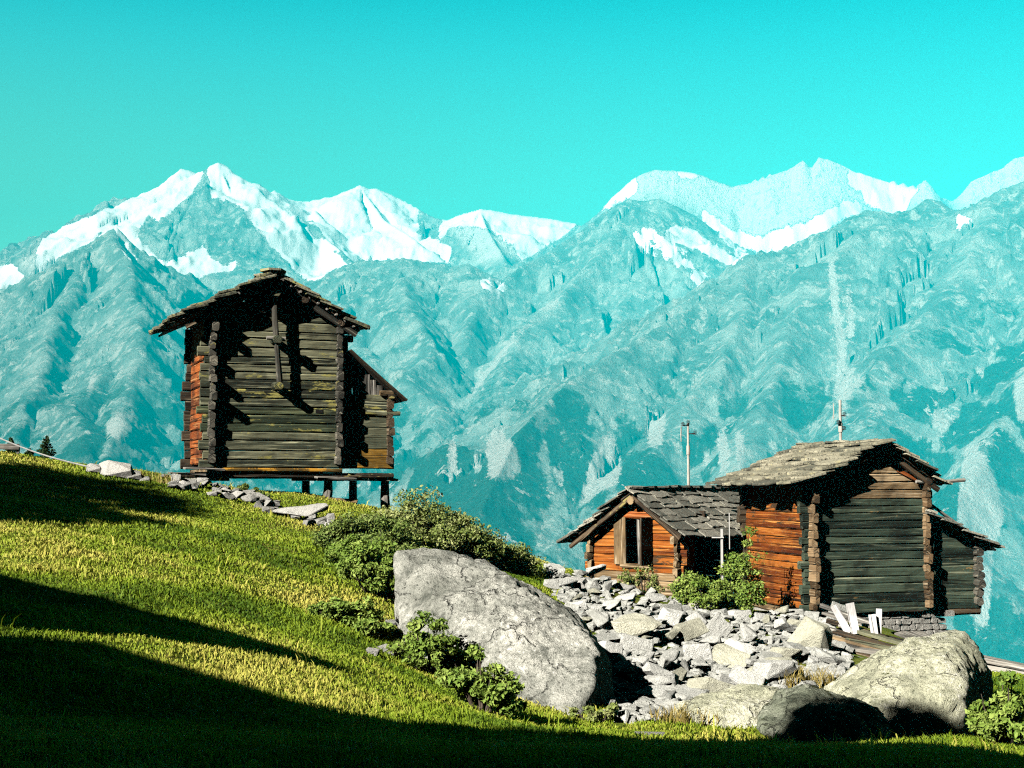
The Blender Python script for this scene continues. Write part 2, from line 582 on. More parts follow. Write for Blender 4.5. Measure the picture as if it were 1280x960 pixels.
snow = polys([
    [(-300, 380), (0, 333), (18, 332), (30, 344), (30, 362), (14, 380), (0, 392), (-300, 560)],
    [(44, 326), (52, 300), (75, 285), (120, 268), (160, 250), (215, 200), (240, 205), (256, 205), (250, 226), (236, 246), (220, 256), (212, 268), (196, 276), (182, 268), (176, 280), (172, 298), (184, 313), (200, 324), (213, 328), (234, 319), (256, 311), (264, 325), (280, 332), (300, 326), (292, 337), (262, 340), (248, 349), (224, 341), (206, 347), (188, 335), (174, 326), (160, 306), (150, 287), (146, 282), (110, 302), (80, 318), (60, 325), (48, 342)],
    [(236, 356), (222, 360), (200, 376), (178, 392), (206, 382), (232, 370), (250, 362)],
    [(258, 215), (270, 196), (285, 200), (302, 220), (332, 235), (345, 228), (380, 245), (420, 238), (450, 224), (490, 238), (522, 254), (524, 280), (520, 295), (548, 300), (565, 310), (562, 328), (500, 324), (448, 328), (430, 342), (402, 356), (384, 352), (344, 312), (326, 292), (302, 258), (284, 248), (264, 246), (262, 224)],
    [(572, 262), (600, 255), (722, 274), (716, 286), (690, 304), (650, 326), (642, 310), (626, 294), (604, 284), (582, 280), (560, 284), (552, 300), (545, 290), (552, 276)],
    [(745, 268), (766, 243), (790, 220), (800, 236), (786, 247), (768, 254)], [(838, 208), (868, 212), (880, 220), (855, 222)],
    [(866, 262), (905, 284), (936, 292), (952, 296), (972, 288), (1000, 282), (1038, 262), (1062, 252), (1086, 262), (1050, 274), (1022, 298), (988, 316), (950, 314), (922, 304), (892, 286)],
    [(1034, 196), (1062, 206), (1102, 219), (1148, 232), (1140, 250), (1128, 268), (1102, 264), (1082, 256), (1078, 238), (1058, 226), (1066, 216)],
], 9900)
snow = np.maximum(snow, polys([
    [(786, 287), (800, 292), (816, 306), (840, 322), (858, 334), (880, 342), (896, 350), (872, 348), (846, 332), (822, 318), (800, 312)],
    [(800, 288), (818, 286), (842, 306), (868, 328), (850, 324), (826, 308)],
    [(826, 290), (846, 282), (870, 288), (884, 302), (906, 314), (930, 326), (912, 330), (884, 318), (862, 308), (848, 306), (838, 298)],
    [(878, 262), (900, 276), (912, 296), (924, 312), (936, 318), (926, 320), (908, 304), (894, 284)],
    [(792, 312), (800, 326), (798, 330), (790, 318)], [(862, 354), (872, 348), (880, 352), (866, 360)],
    [(600, 350), (640, 356), (622, 364), (604, 362)], [(606, 372), (638, 368), (610, 378)],
    [(140, 282), (152, 290), (178, 334), (170, 332), (152, 312)],
    [(1194, 266), (1218, 276), (1212, 280), (1196, 276)], [(1190, 278), (1208, 284), (1200, 288)],
], 6500))
Hs = soft(H, 2, 2); sk = np.maximum(soft(snow, 1, 1), soft(polys([[(742, 275), (790, 222), (820, 205), (1030, 190), (1170, 215), (1170, 260), (1090, 262), (950, 312), (880, 270), (830, 250), (780, 248)]], 11000), 1, 1)); sk = sk * 0.6 * sstep(60, 320, D); H = H * (1 - sk) + Hs * sk
dark = polys([[(378, 272), (400, 284), (408, 302), (390, 296)], [(412, 310), (428, 314), (444, 330), (434, 332)],
              [(520, 268), (545, 278), (552, 290), (524, 292)]], 10500)
snow = snow * (1 - dark)
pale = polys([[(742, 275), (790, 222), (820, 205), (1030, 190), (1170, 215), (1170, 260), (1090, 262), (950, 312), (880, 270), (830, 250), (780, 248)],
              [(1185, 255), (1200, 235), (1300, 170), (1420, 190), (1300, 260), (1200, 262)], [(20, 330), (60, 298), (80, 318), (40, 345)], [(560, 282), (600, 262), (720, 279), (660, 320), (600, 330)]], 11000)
scree = polys([
    [(1034, 325), (1044, 325), (1050, 395), (1058, 440), (1054, 482), (1046, 480), (1046, 440), (1040, 390)], [(1060, 330), (1066, 380), (1066, 430), (1060, 430), (1058, 380)],
    [(1048, 466), (1058, 460), (1084, 472), (1066, 490), (1056, 504), (1038, 506)],
    [(606, 545), (618, 535), (632, 545), (646, 560), (652, 585), (630, 600), (612, 596)], [(594, 560), (602, 570), (600, 590), (592, 590)], [(690, 585), (700, 580), (704, 600), (694, 604)],
    [(756, 540), (768, 545), (778, 580), (772, 606), (752, 612), (738, 624), (722, 640), (730, 600), (742, 570)], [(800, 520), (820, 512), (832, 525), (828, 556), (812, 558)],
    [(895, 540), (904, 536), (912, 560), (912, 590), (902, 592)], [(918, 532), (930, 545), (934, 585), (922, 588)], [(880, 560), (890, 570), (878, 592)],
    [(1206, 560), (1222, 556), (1242, 590), (1256, 640), (1240, 700), (1236, 780), (1220, 790), (1200, 720), (1196, 640)], [(1266, 480), (1290, 455), (1300, 540), (1272, 520)],
    [(1160, 520), (1180, 512), (1190, 530), (1170, 545)], [(1186, 505), (1202, 500), (1200, 520), (1188, 522)], [(1218, 460), (1232, 450), (1228, 475)], [(1075, 520), (1100, 505), (1110, 512), (1090, 522)], [(1126, 480), (1160, 470), (1158, 480), (1130, 488)],
    [(560, 570), (566, 540), (572, 556), (570, 596), (560, 600)], [(572, 515), (600, 470), (640, 420), (700, 370), (706, 372), (640, 430), (600, 485)],
    [(908, 470), (918, 466), (920, 490), (912, 500)], [(130, 530), (150, 515), (175, 520), (172, 548), (150, 560)], [(112, 470), (120, 468), (112, 500), (108, 520)]], 0)
# tree line: forest below, thinning upwards
line = np.interp(px, [-300, 0, 250, 450, 560, 640, 760, 900, 1000, 1060, 1150, 1220, 1280, 1500], [520, 490, 500, 470, 520, 480, 455, 470, 500, 470, 440, 400, 390, 390])
forest = sstep(-55, 60, py - line + 55 * fbm(X / 500, Y / 500, H / 500, oct=4, seed=71))
crag = fbm(X / 210, H / 330, Y / 500, oct=5, seed=77, ridged=True)
forest *= 1 - sstep(0.28, 0.52, crag + 0.25 * fbm(X / 800, Y / 800, seed=78))
forest *= 1 - scree


snow = soft(snow, 1, 1); scree = soft(scree, 2, 2); pale = soft(pale, 2, 1)
sx = np.arange(NC * NR).reshape(NR, NC)
Q = np.stack([sx[:-1, :-1], sx[:-1, 1:], sx[1:, 1:], sx[1:, :-1]], -1).reshape(-1, 4)

m = NT('mountain_rock')
pos = m.geo()
sn = m.attr('snow'); fo = m.attr('forest'); pa = m.attr('pale'); scr = m.attr('scree')
n1 = m.noise(pos, 0.0035, 6, 0.65)
n2 = m.noise(pos, 0.020, 7, 0.7)
n3 = m.noise(m.scale(pos, (1, 1, 0.22)), 0.016, 7, 0.72)
n4 = m.noise(pos, 0.085, 5, 0.75)
nz = m.n('ShaderNodeSeparateXYZ')
m.link(m.geo('Normal'), nz.inputs[0])
c = m.ramp(n1, [(0.36, (0.11, 0.19, 0.17)), (0.5, (0.27, 0.37, 0.34)), (0.64, (0.56, 0.63, 0.58))])
c = m.mix(m.rng(n3, 0.50, 0.62), c, (0.70, 0.71, 0.65))
c = m.mix(m.rng(n2, 0.42, 0.30), c, (0.07, 0.10, 0.08))
c = m.mix(m.rng(n4, 0.56, 0.72, 0.0, 0.5), c, (0.76, 0.73, 0.67))
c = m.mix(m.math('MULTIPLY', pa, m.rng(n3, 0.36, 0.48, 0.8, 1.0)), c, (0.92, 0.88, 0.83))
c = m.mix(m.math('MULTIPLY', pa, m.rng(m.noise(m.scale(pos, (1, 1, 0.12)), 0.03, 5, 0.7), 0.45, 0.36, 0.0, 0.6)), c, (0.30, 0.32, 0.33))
jit = m.math('ADD', m.math('SUBTRACT', n2, 0.5), m.math('MULTIPLY', m.math('SUBTRACT', n4, 0.5), 0.8))
fm = m.rng(m.math('ADD', fo, m.math('MULTIPLY', jit, 2.6)), 0.22, 0.85)
fcol = m.mix(m.rng(n4, 0.40, 0.62), (0.015, 0.055, 0.040), (0.060, 0.135, 0.090))
c = m.mix(fm, c, fcol)
pat = m.rng(m.noise(m.scale(pos, (1, 1, 0.45)), 0.006, 7, 0.72), 0.585, 0.635)
low = m.rng(fo, 0.15, 0.55)
sm = m.rng(m.math('ADD', m.math('MAXIMUM', scr, m.math('MULTIPLY', m.math('MULTIPLY', pat, low), 0.75)), m.math('MULTIPLY', jit, 1.7)), 0.40, 0.56)
c = m.mix(sm, c, m.mix(n4, (0.66, 0.63, 0.58), (0.90, 0.87, 0.82)))
snm = m.rng(m.math('ADD', sn, m.math('MULTIPLY', jit, 1.0)), 0.28, 0.44)
c = m.mix(snm, c, (0.94, 0.945, 0.95))
bh = m.math('MULTIPLY', m.math('ADD', n3, m.math('MULTIPLY', n4, 0.45)), m.math('SUBTRACT', 1.0, m.math('MULTIPLY', snm, 0.85)))
m.bump(bh, 1.0, 55.0)
MAT_MOUNT = m.done(c, 0.95)
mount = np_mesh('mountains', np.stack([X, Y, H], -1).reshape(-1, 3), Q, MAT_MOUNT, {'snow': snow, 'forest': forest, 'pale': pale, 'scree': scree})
tag(mount, 'snow-capped alpine mountain range across the valley', 'mountains', kind='structure')
# ------------------------------------------------------------------ near ground
CTRL = [  # pixel, pixel, metres ahead
    (0, 960, 6.6), (320, 960, 7.2), (640, 960, 8), (960, 960, 8.6), (1280, 960, 9),
    (0, 850, 10), (0, 740, 15), (0, 660, 21), (0, 610, 26), (0, 566, 30), (-150, 545, 30), (-150, 700, 18), (-150, 900, 8),
    (60, 576, 30), (130, 591, 30), (200, 601, 30.2), (250, 607, 30.5), (300, 622, 30.4), (350, 640, 30), (420, 664, 29.3), (490, 690, 28.5),
    (150, 700, 19), (150, 800, 13), (300, 680, 24), (300, 760, 18), (300, 860, 12), (430, 740, 22), (470, 830, 16.5), (470, 900, 12.5),
    (520, 800, 20.5), (560, 860, 17.5), (640, 890, 16.6), (720, 905, 16.6), (640, 925, 13), (820, 912, 16.6), (960, 918, 16.6), (1100, 935, 16.4), (1230, 935, 17), (960, 940, 12.5), (1280, 930, 15), (1400, 930, 14),
    (250, 604, 33), (383, 620, 33.6), (430, 634, 33.4), (490, 640, 34), (330, 615, 33), (180, 606, 34),
    (540, 700, 27.5), (600, 715, 28), (640, 722, 29.5), (700, 722, 32), (745, 724, 35), (690, 740, 28), (800, 745, 34), (900, 762, 33.5), (1000, 776, 32.5), (1100, 812, 30.5), (1200, 835, 30),
    (760, 800, 24.5), (860, 800, 26), (960, 820, 25), (800, 870, 20.5), (900, 880, 19.5), (1040, 850, 23), (1150, 850, 23), (1270, 850, 25), (1270, 890, 20), (1400, 850, 25),
    (940, 768, 37), (1010, 772, 36), (1160, 800, 36), (1240, 840, 36), (1013, 770, 34), (1160, 800, 34),
    (743, 724, 38), (850, 746, 37), (925, 762, 37.5), (850, 742, 41), (790, 738, 42), (930, 762, 40),
]
pts = [P(*c) for c in CTRL]
cp = np.array([(p.x, p.y, p.z) for p in pts] + [
    (-18, 40, -4.0), (-9, 41, -4.2), (-2, 42, -5.0), (4, 44, -6.2), (10, 45, -7.5), (18, 44, -8.5), (24, 36, -7.5), (24, 25, -5.5), (22, 12, -3.6),
    (-20, 30, 1.6), (-24, 18, 3.2), (-16, 6, 2.4), (-9, 0, 0.6), (0, 0, -1.6), (9, 0, -2.2), (18, 0, -3.0), (-20, -10, 5.5), (-8, -12, 3.4), (6, -12, 1.8), (20, -12, 0.0), (-22, -24, 10), (0, -24, 7.5), (20, -24, 5)])


def _tps(r2):
    return np.where(r2 > 1e-9, 0.5 * r2 * np.log(np.maximum(r2, 1e-9)), 0)


_n = len(cp)
_r2 = (cp[:, None, 0] - cp[None, :, 0]) ** 2 + (cp[:, None, 1] - cp[None, :, 1]) ** 2
_A = np.zeros((_n + 3, _n + 3))
_A[:_n, :_n] = _tps(_r2) + np.eye(_n) * 0.15
_A[:_n, _n] = 1; _A[:_n, _n + 1:] = cp[:, :2]; _A[_n:, :_n] = _A[:_n, _n:].T
_w = np.linalg.solve(_A, np.concatenate([cp[:, 2], [0, 0, 0]]))


def ground_z(x, y):
    x = np.asarray(x, float); y = np.asarray(y, float)
    z = np.full(x.shape, _w[_n]) + _w[_n + 1] * x + _w[_n + 2] * y
    for i in range(_n):
        z = z + _w[i] * _tps((x - cp[i, 0]) ** 2 + (y - cp[i, 1]) ** 2)
    far = np.where(y > 0, -0.62 * y + 18, -0.42 * y - 3.0) - 0.10 * x
    far = np.where(y > 0, np.minimum(far, -0.40 * y + 12), far)
    # a mountainside: falling away ahead, rising behind
    k = sstep(0, 1, np.maximum.reduce([(y - 40) / 40, (-y - 20) / 18, (np.abs(x) - 24) / 26]))
    z = z * (1 - k) + far * k
    z = z + 0.10 * fbm(x / 2.2, y / 2.2, oct=3, seed=5) * (1 - 0.5 * k) + 0.035 * fbm(x / 0.5, y / 0.5, oct=3, seed=6)
    return z


def gz(x, y):
    return float(ground_z(np.array([x]), np.array([y]))[0])


def hit(px_, py_, lo=3.0, hi=60.0):
    """where the line of sight through a pixel meets the ground"""
    ys = np.linspace(lo, hi, 1200)
    d = P(px_, py_, 1.0)
    g = ground_z(d.x * ys, ys)
    below = np.where(d.z * ys < g)[0]
    Yh = ys[below[0]] if len(below) else hi
    return Vector((d.x * Yh, Yh, gz(d.x * Yh, Yh)))


NA, NRr = 900, 330
ang = np.concatenate([np.linspace(-0.50, 0.50, 640, endpoint=False), np.linspace(0.50, 2 * math.pi - 0.50, NA - 640, endpoint=False)])
rad = np.concatenate([np.linspace(0.02, 5, 24, endpoint=False), np.linspace(5, 46, 240, endpoint=False), np.geomspace(46, 1900, NRr - 264)])
A_, R_ = np.meshgrid(ang, rad)
gx, gy = R_ * np.sin(A_), R_ * np.cos(A_)
gzv = ground_z(gx, gy)
idx = np.arange(NA * NRr).reshape(NRr, NA)
nxt = np.roll(idx, -1, axis=1)
GQ = np.stack([idx[:-1], nxt[:-1], nxt[1:], idx[1:]], -1).reshape(-1, 4)[:, ::-1]

m = NT('meadow_turf')
pos = m.geo()
n1 = m.noise(pos, 0.35, 4, 0.6)
n2 = m.noise(pos, 3.0, 5, 0.65)
n3 = m.noise(pos, 22.0, 4, 0.7)
c = m.ramp(n1, [(0.3, (0.065, 0.11, 0.010)), (0.5, (0.12, 0.165, 0.015)), (0.7, (0.24, 0.22, 0.045))])
c = m.mix(m.rng(n2, 0.55, 0.72), c, (0.27, 0.22, 0.06))
c = m.mix(m.rng(n3, 0.45, 0.3), c, (0.030, 0.045, 0.010))
m.bump(m.math('ADD', n2, m.math('MULTIPLY', n3, 0.6)), 1.0, 0.08)
MAT_TURF = m.done(c, 1.0)
ground = np_mesh('ground', np.stack([gx, gy, gzv], -1).reshape(-1, 3), GQ, MAT_TURF)
tag(ground, 'green mountain meadow falling away to the right', 'meadow', kind='structure')
# ------------------------------------------------------------------ materials of the things


def wood(name, cols, streak, lichen=None, lich_amt=0.0, crack=0.5, tone=0.5):
    """weathered log: cols = dark, mid, light; streak = pale weathered fibre colour"""
    m = NT(name)
    uv = m.attr('uvw', True); r = m.attr('rnd')
    grain = m.noise(m.scale(uv, (0.55, 16, 1)), 1.0, 6, 0.65, 0.6)
    fine = m.noise(m.scale(uv, (1.6, 60, 1)), 1.0, 4, 0.7, 0.3)
    patch = m.noise(m.scale(uv, (0.7, 2.6, 1)), 1.0, 4, 0.6)
    t = m.math('ADD', m.math('MULTIPLY', patch, 0.6), m.math('ADD', m.math('MULTIPLY', r, 0.30 * tone * 2), m.math('MULTIPLY', grain, 0.30)))
    c = m.ramp(t, [(0.42, cols[0]), (0.62, cols[1]), (0.84, cols[2])])
    big = m.noise(m.scale(m.geo(), (0.9, 0.9, 0.9)), 1.0, 4, 0.6)
    c = m.mix(m.math('MULTIPLY', m.rng(big, 0.52, 0.36), 0.7), c, tuple(x * 0.55 + 0.004 for x in cols[0]))
    c = m.mix(m.math('MULTIPLY', m.rng(grain, 0.53, 0.68), m.rng(fine, 0.40, 0.58, 0.35, 1.0)), c, streak)
    c = m.mix(m.math('MULTIPLY', m.rng(fine, 0.44, 0.33), 0.8), c, tuple(x * 0.22 for x in cols[0]))
    cr = m.rng(m.noise(m.scale(uv, (0.35, 11, 1.3)), 1.0, 3, 0.5, 0.4), 0.40, 0.345)
    c = m.mix(m.math('MULTIPLY', cr, crack), c, (0.006, 0.007, 0.006))
    if lichen:
        ln = m.noise(m.scale(uv, (2.2, 6, 1)), 1.0, 6, 0.75)
        lp = m.noise(m.scale(uv, (0.5, 0.9, 0.4)), 1.0, 2, 0.5)
        f = m.rng(m.math('ADD', ln, m.math('MULTIPLY', lp, 0.9)), 1.16 - lich_amt, 1.24 - lich_amt)
        c = m.mix(f, c, lichen)
    m.bump(m.math('ADD', m.math('SUBTRACT', grain, m.math('MULTIPLY', cr, 0.7)), m.math('MULTIPLY', fine, 0.4)), 0.9, 0.02)
    return m.done(c, 0.85)


W_DARK = wood('weathered_dark_log', ((0.016, 0.019, 0.0125), (0.062, 0.070, 0.045), (0.145, 0.148, 0.092)), (0.44, 0.44, 0.28), (0.28, 0.26, 0.08), 0.085, 0.75, 0.9)
W_ENDTAN = wood('tan_log_end', ((0.040, 0.026, 0.013), (0.15, 0.095, 0.048), (0.29, 0.20, 0.11)), (0.46, 0.37, 0.24), None, 0, 0.8, 0.8)
W_DARKMOSS = wood('lichened_dark_log', ((0.0135, 0.02048, 0.0126), (0.04125, 0.05513, 0.0315), (0.075, 0.0945, 0.04725)), (0.26, 0.28, 0.15), (0.27, 0.25, 0.07), 0.155, 0.6)
W_GREENBLACK = wood('tarred_green_log', ((0.006, 0.0105, 0.0075), (0.023, 0.036, 0.026), (0.056, 0.078, 0.053)), (0.25, 0.27, 0.18), (0.30, 0.18, 0.06), 0.0, 0.75, 0.9)
W_RED = wood('sunburnt_red_log', ((0.05, 0.016, 0.008), (0.20, 0.050, 0.012), (0.36, 0.10, 0.022)), (0.40, 0.22, 0.09), None, 0, 0.8, 0.8)
W_ORANGE = wood('sunburnt_orange_log', ((0.07225, 0.0153, 0.0034), (0.255, 0.0697, 0.0102), (0.391, 0.1403, 0.0238)), (0.56, 0.27, 0.07), (0.05, 0.03, 0.015), 0.09, 0.8)
W_TAN = wood('bleached_tan_log', ((0.075, 0.050, 0.025), (0.24, 0.165, 0.085), (0.40, 0.30, 0.18)), (0.56, 0.47, 0.33), None, 0, 0.8)
W_BROWN = wood('brown_old_wood', ((0.020, 0.014, 0.010), (0.060, 0.042, 0.026), (0.13, 0.09, 0.055)), (0.26, 0.21, 0.14), (0.33, 0.28, 0.10), 0.06, 0.7)
W_RUST = wood('ochre_stained_log', ((0.07, 0.045, 0.010), (0.22, 0.12, 0.018), (0.36, 0.19, 0.03)), (0.30, 0.26, 0.12), (0.40, 0.20, 0.02), 0.15, 0.6)
W_GREY = wood('silver_grey_wood', ((0.09, 0.085, 0.075), (0.24, 0.225, 0.195), (0.42, 0.40, 0.35)), (0.62, 0.60, 0.54), (0.34, 0.30, 0.10), -0.02, 0.7)
W_ENDS = wood('weathered_log_end', ((0.028, 0.0272, 0.0224), (0.088, 0.084, 0.068), (0.176, 0.16, 0.124)), (0.42, 0.39, 0.30), (0.30, 0.27, 0.09), 0.02, 0.7)
W_WHITE = wood('bleached_white_board', ((0.58, 0.57, 0.55), (0.74, 0.73, 0.71), (0.82, 0.81, 0.80)), (0.84, 0.83, 0.81), None, 0, 0.25)


def slab_mat(name, a, b, c_, lich, lam):
    m = NT(name)
    uv = m.attr('uvw', True); r = m.attr('rnd')
    n1 = m.noise(uv, 3.0, 5, 0.65)
    n2 = m.noise(uv, 18.0, 5, 0.7)
    n3 = m.noise(m.scale(uv, (1, 1, 5)), 9.0, 3, 0.7)
    t = m.math('ADD', m.math('MULTIPLY', r, 0.45), m.math('MULTIPLY', n1, 0.6))
    c = m.ramp(t, [(0.3, a), (0.52, b), (0.75, c_)])
    c = m.mix(m.rng(n2, 0.5, 0.36), c, tuple(x * 0.35 for x in a))
    f = m.rng(m.math('ADD', m.math('MULTIPLY', n2, 0.5), m.math('MULTIPLY', n1, 0.6)), 0.66 - lam, 0.74 - lam)
    c = m.mix(f, c, lich)
    m.bump(m.math('ADD', n1, m.math('ADD', m.math('MULTIPLY', n2, 0.5), m.math('MULTIPLY', n3, 0.4))), 0.7, 0.03)
    return m.done(c, 0.9)


S_MOSS = slab_mat('mossy_roof_slab', (0.05, 0.055, 0.04), (0.14, 0.14, 0.095), (0.27, 0.26, 0.19), (0.30, 0.28, 0.09), 0.07)
S_GREY = slab_mat('grey_roof_slab', (0.10, 0.10, 0.082), (0.215, 0.21, 0.175), (0.35, 0.335, 0.275), (0.38, 0.36, 0.22), 0.03)
S_YELLOW = slab_mat('lichened_roof_slab', (0.09, 0.09, 0.07), (0.22, 0.21, 0.15), (0.36, 0.34, 0.25), (0.40, 0.37, 0.20), 0.04)


def rock(name, a, b, c_, lich=None, lam=0.0, moss=None, mam=0.0, sc=1.0, contrast=1.0, aspect=1.0):
    m = NT(name)
    uv = m.scale(m.obj(), (1, 1, aspect))
    ri = m.n('ShaderNodeObjectInfo').outputs['Random']
    off = m.n('ShaderNodeVectorMath', operation='ADD')
    m.put(off.inputs[0], uv)
    cv = m.n('ShaderNodeCombineXYZ')
    for k in range(3):
        m.link(m.math('MULTIPLY', ri, 37.0 + 11 * k), cv.inputs[k])
    m.link(cv.outputs[0], off.inputs[1])
    p = off.outputs[0]
    n0 = m.noise(p, 0.9 * sc, 4, 0.6)
    n1 = m.noise(p, 4.0 * sc, 6, 0.7)
    n2 = m.noise(p, 22.0 * sc, 5, 0.75)
    v = m.vor(p, 30.0 * sc)
    t = m.math('ADD', m.math('MULTIPLY', n0, 0.35), m.math('ADD', m.math('MULTIPLY', n1, 0.4), m.math('MULTIPLY', ri, 0.22)))
    c = m.ramp(t, [(0.30, a), (0.48, b), (0.66, c_)])
    c = m.mix(m.math('MULTIPLY', m.rng(n2, 0.45, 0.33), 0.75 * contrast), c, tuple(x * 0.25 for x in a))
    c = m.mix(m.math('MULTIPLY', m.rng(m.math('ADD', n2, m.math('MULTIPLY', v, -0.25)), 0.46, 0.56), 0.6), c, tuple(min(0.7, x * 1.25) for x in c_))
    if lich:
        f = m.rng(m.math('ADD', m.math('MULTIPLY', n1, 0.6), m.math('MULTIPLY', n2, 0.4)), 0.62 - lam, 0.68 - lam)
        c = m.mix(f, c, lich)
    if moss:
        n4 = m.noise(p, 2.6 * sc, 5, 0.75)
        f = m.rng(m.math('ADD', m.math('MULTIPLY', n4, 0.7), m.math('MULTIPLY', n2, 0.3)), 0.64 - mam, 0.68 - mam)
        c = m.mix(f, c, moss)
    m.bump(m.math('ADD', m.math('MULTIPLY', n1, 1.0), m.math('ADD', m.math('MULTIPLY', n2, 0.45), m.math('MULTIPLY', v, 0.15))), 1.0, 0.06)
    return m.done(c, 0.92)


R_RUBBLE = rock('pale_rubble_stone', (0.30, 0.31, 0.28), (0.56, 0.57, 0.53), (0.74, 0.75, 0.71), (0.46, 0.46, 0.34), -0.08, sc=1.6)
R_LICHEN = rock('yellow_lichen_stone', (0.28, 0.28, 0.22), (0.50, 0.50, 0.39), (0.64, 0.63, 0.51), (0.50, 0.48, 0.24), -0.01, sc=1.4)
R_WALL = rock('drystone_grey', (0.20, 0.20, 0.18), (0.40, 0.40, 0.37), (0.58, 0.57, 0.53), (0.36, 0.36, 0.24), -0.02, sc=1.6)


def crag(name, a, b, c_, white, moss, mam, sc, stain):
    m = NT(name)
    p = m.obj()
    n0 = m.noise(p, 0.7 * sc, 5, 0.6); n1 = m.noise(p, 3.0 * sc, 7, 0.72, 0.4); n2 = m.noise(p, 14.0 * sc, 6, 0.75); n3 = m.noise(p, 60.0 * sc, 3, 0.7)
    c = m.ramp(m.math('ADD', m.math('MULTIPLY', n0, 0.45), m.math('MULTIPLY', n1, 0.55)), [(0.38, a), (0.5, b), (0.62, c_)])
    c = m.mix(m.math('MULTIPLY', m.rng(n2, 0.50, 0.62), m.rng(n0, 0.38, 0.58)), c, white)
    c = m.mix(m.math('MULTIPLY', m.rng(n2, 0.45, 0.34), 0.9), c, stain)
    c = m.mix(m.math('MULTIPLY', m.rng(n3, 0.46, 0.36), 0.6), c, tuple(x * 0.6 for x in stain))
    run = m.noise(m.scale(p, (2.2, 2.2, 0.5)), 1.0 * sc, 5, 0.65)
    c = m.mix(m.rng(run, 0.56, 0.68, 0.0, 0.65), c, tuple(x * 1.6 for x in stain))
    wv = m.n('ShaderNodeTexVoronoi', feature='DISTANCE_TO_EDGE')
    dn = m.n('ShaderNodeVectorMath', operation='ADD')
    m.put(dn.inputs[0], p); m.put(dn.inputs[1], m.scale(m.noise(p, 1.6 * sc, 5, 0.6, 0, 'Color'), 0.9))
    m.link(dn.outputs[0], wv.inputs['Vector']); wv.inputs['Scale'].default_value = 0.75 * sc
    ck = m.rng(wv.outputs['Distance'], 0.020, 0.004)
    ck = m.math('MULTIPLY', ck, m.rng(n1, 0.44, 0.52))
    c = m.mix(m.math('MULTIPLY', ck, 0.5), c, (0.03, 0.032, 0.027))
    ms = m.rng(m.math('ADD', m.math('MULTIPLY', m.noise(p, 1.9 * sc, 6, 0.78), 0.75), m.math('MULTIPLY', n2, 0.25)), 0.64 - mam, 0.67 - mam)
    c = m.mix(ms, c, moss)
    h = m.math('ADD', m.math('SUBTRACT', n1, m.math('MULTIPLY', ck, 0.5)), m.math('ADD', m.math('MULTIPLY', n2, 0.5), m.math('MULTIPLY', n3, 0.18)))
    m.bump(h, 1.0, 0.11)
    return m.done(c, 0.92)


R_BIG_ = rock('grey_lichen_boulder', (0.12, 0.13, 0.115), (0.25, 0.26, 0.23), (0.42, 0.42, 0.37), (0.52, 0.52, 0.46), 0.01, (0.09, 0.09, 0.03), -0.10, sc=0.9, contrast=1.2)
R_RIGHT_ = rock('yellow_green_boulder', (0.22, 0.23, 0.17), (0.42, 0.43, 0.31), (0.58, 0.58, 0.46), (0.48, 0.48, 0.22), 0.03, (0.050, 0.060, 0.016), -0.035, sc=0.8)
R_BIG = crag('grey_lichen_boulder', (0.20, 0.21, 0.18), (0.42, 0.43, 0.38), (0.62, 0.62, 0.55), (0.78, 0.78, 0.71), (0.17, 0.15, 0.035), -0.01, 1.0, (0.045, 0.050, 0.042))
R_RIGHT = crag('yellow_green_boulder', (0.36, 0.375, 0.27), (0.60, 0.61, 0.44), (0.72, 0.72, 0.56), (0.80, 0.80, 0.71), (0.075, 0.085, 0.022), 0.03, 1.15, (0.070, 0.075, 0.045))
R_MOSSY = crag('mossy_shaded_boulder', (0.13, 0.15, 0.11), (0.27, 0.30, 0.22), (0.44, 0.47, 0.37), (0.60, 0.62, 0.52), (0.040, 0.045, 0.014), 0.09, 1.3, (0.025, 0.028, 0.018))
R_MORTAR = rock('pale_masonry', (0.22, 0.22, 0.20), (0.36, 0.35, 0.32), (0.48, 0.47, 0.43), None, 0, sc=1.4)


def leafy(name, dark, mid, light, rough=0.6):
    m = NT(name)
    r = m.attr('rnd')
    c = m.ramp(r, [(0.0, dark), (0.5, mid), (1.0, light)])
    tr = m.n('ShaderNodeBsdfTranslucent')
    m.put(tr.inputs['Color'], m.mix(1.0, c, (1.0, 1.0, 0.55), 'MULTIPLY'))
    mx = m.n('ShaderNodeMixShader')
    mx.inputs[0].default_value = 0.20
    m.done(c, rough)
    m.link(m.b.outputs[0], mx.inputs[1]); m.link(tr.outputs[0], mx.inputs[2])
    m.link(mx.outputs[0], m.out.inputs['Surface'])
    return m.m


L_BUSH = leafy('bush_leaf', (0.045, 0.085, 0.020), (0.13, 0.20, 0.040), (0.32, 0.38, 0.12))
L_PALE = leafy('pale_bush_leaf', (0.060, 0.095, 0.022), (0.18, 0.24, 0.055), (0.42, 0.44, 0.19))
L_GREEN = leafy('fresh_shrub_leaf', (0.050, 0.105, 0.018), (0.16, 0.26, 0.038), (0.36, 0.45, 0.11))
L_DRY = leafy('dry_grass_stalk', (0.16, 0.12, 0.03), (0.32, 0.25, 0.07), (0.46, 0.38, 0.15))
L_NEEDLE = leafy('conifer_needle', (0.010, 0.026, 0.010), (0.022, 0.050, 0.016), (0.045, 0.085, 0.025))
L_GRASS = leafy('grass_blade', (0.062, 0.120, 0.008), (0.22, 0.305, 0.020), (0.52, 0.47, 0.10))


def plain(name, c, rough=0.5, metal=0.0, nsc=8.0, var=0.3):
    m = NT(name)
    n = m.noise(m.obj(), nsc, 4, 0.6)
    cc = m.mix(m.rng(n, 0.3, 0.7), tuple(x * (1 - var) for x in c), c)
    m.b.inputs['Metallic'].default_value = metal
    m.bump(n, 0.2, 0.01)
    return m.done(cc, rough)


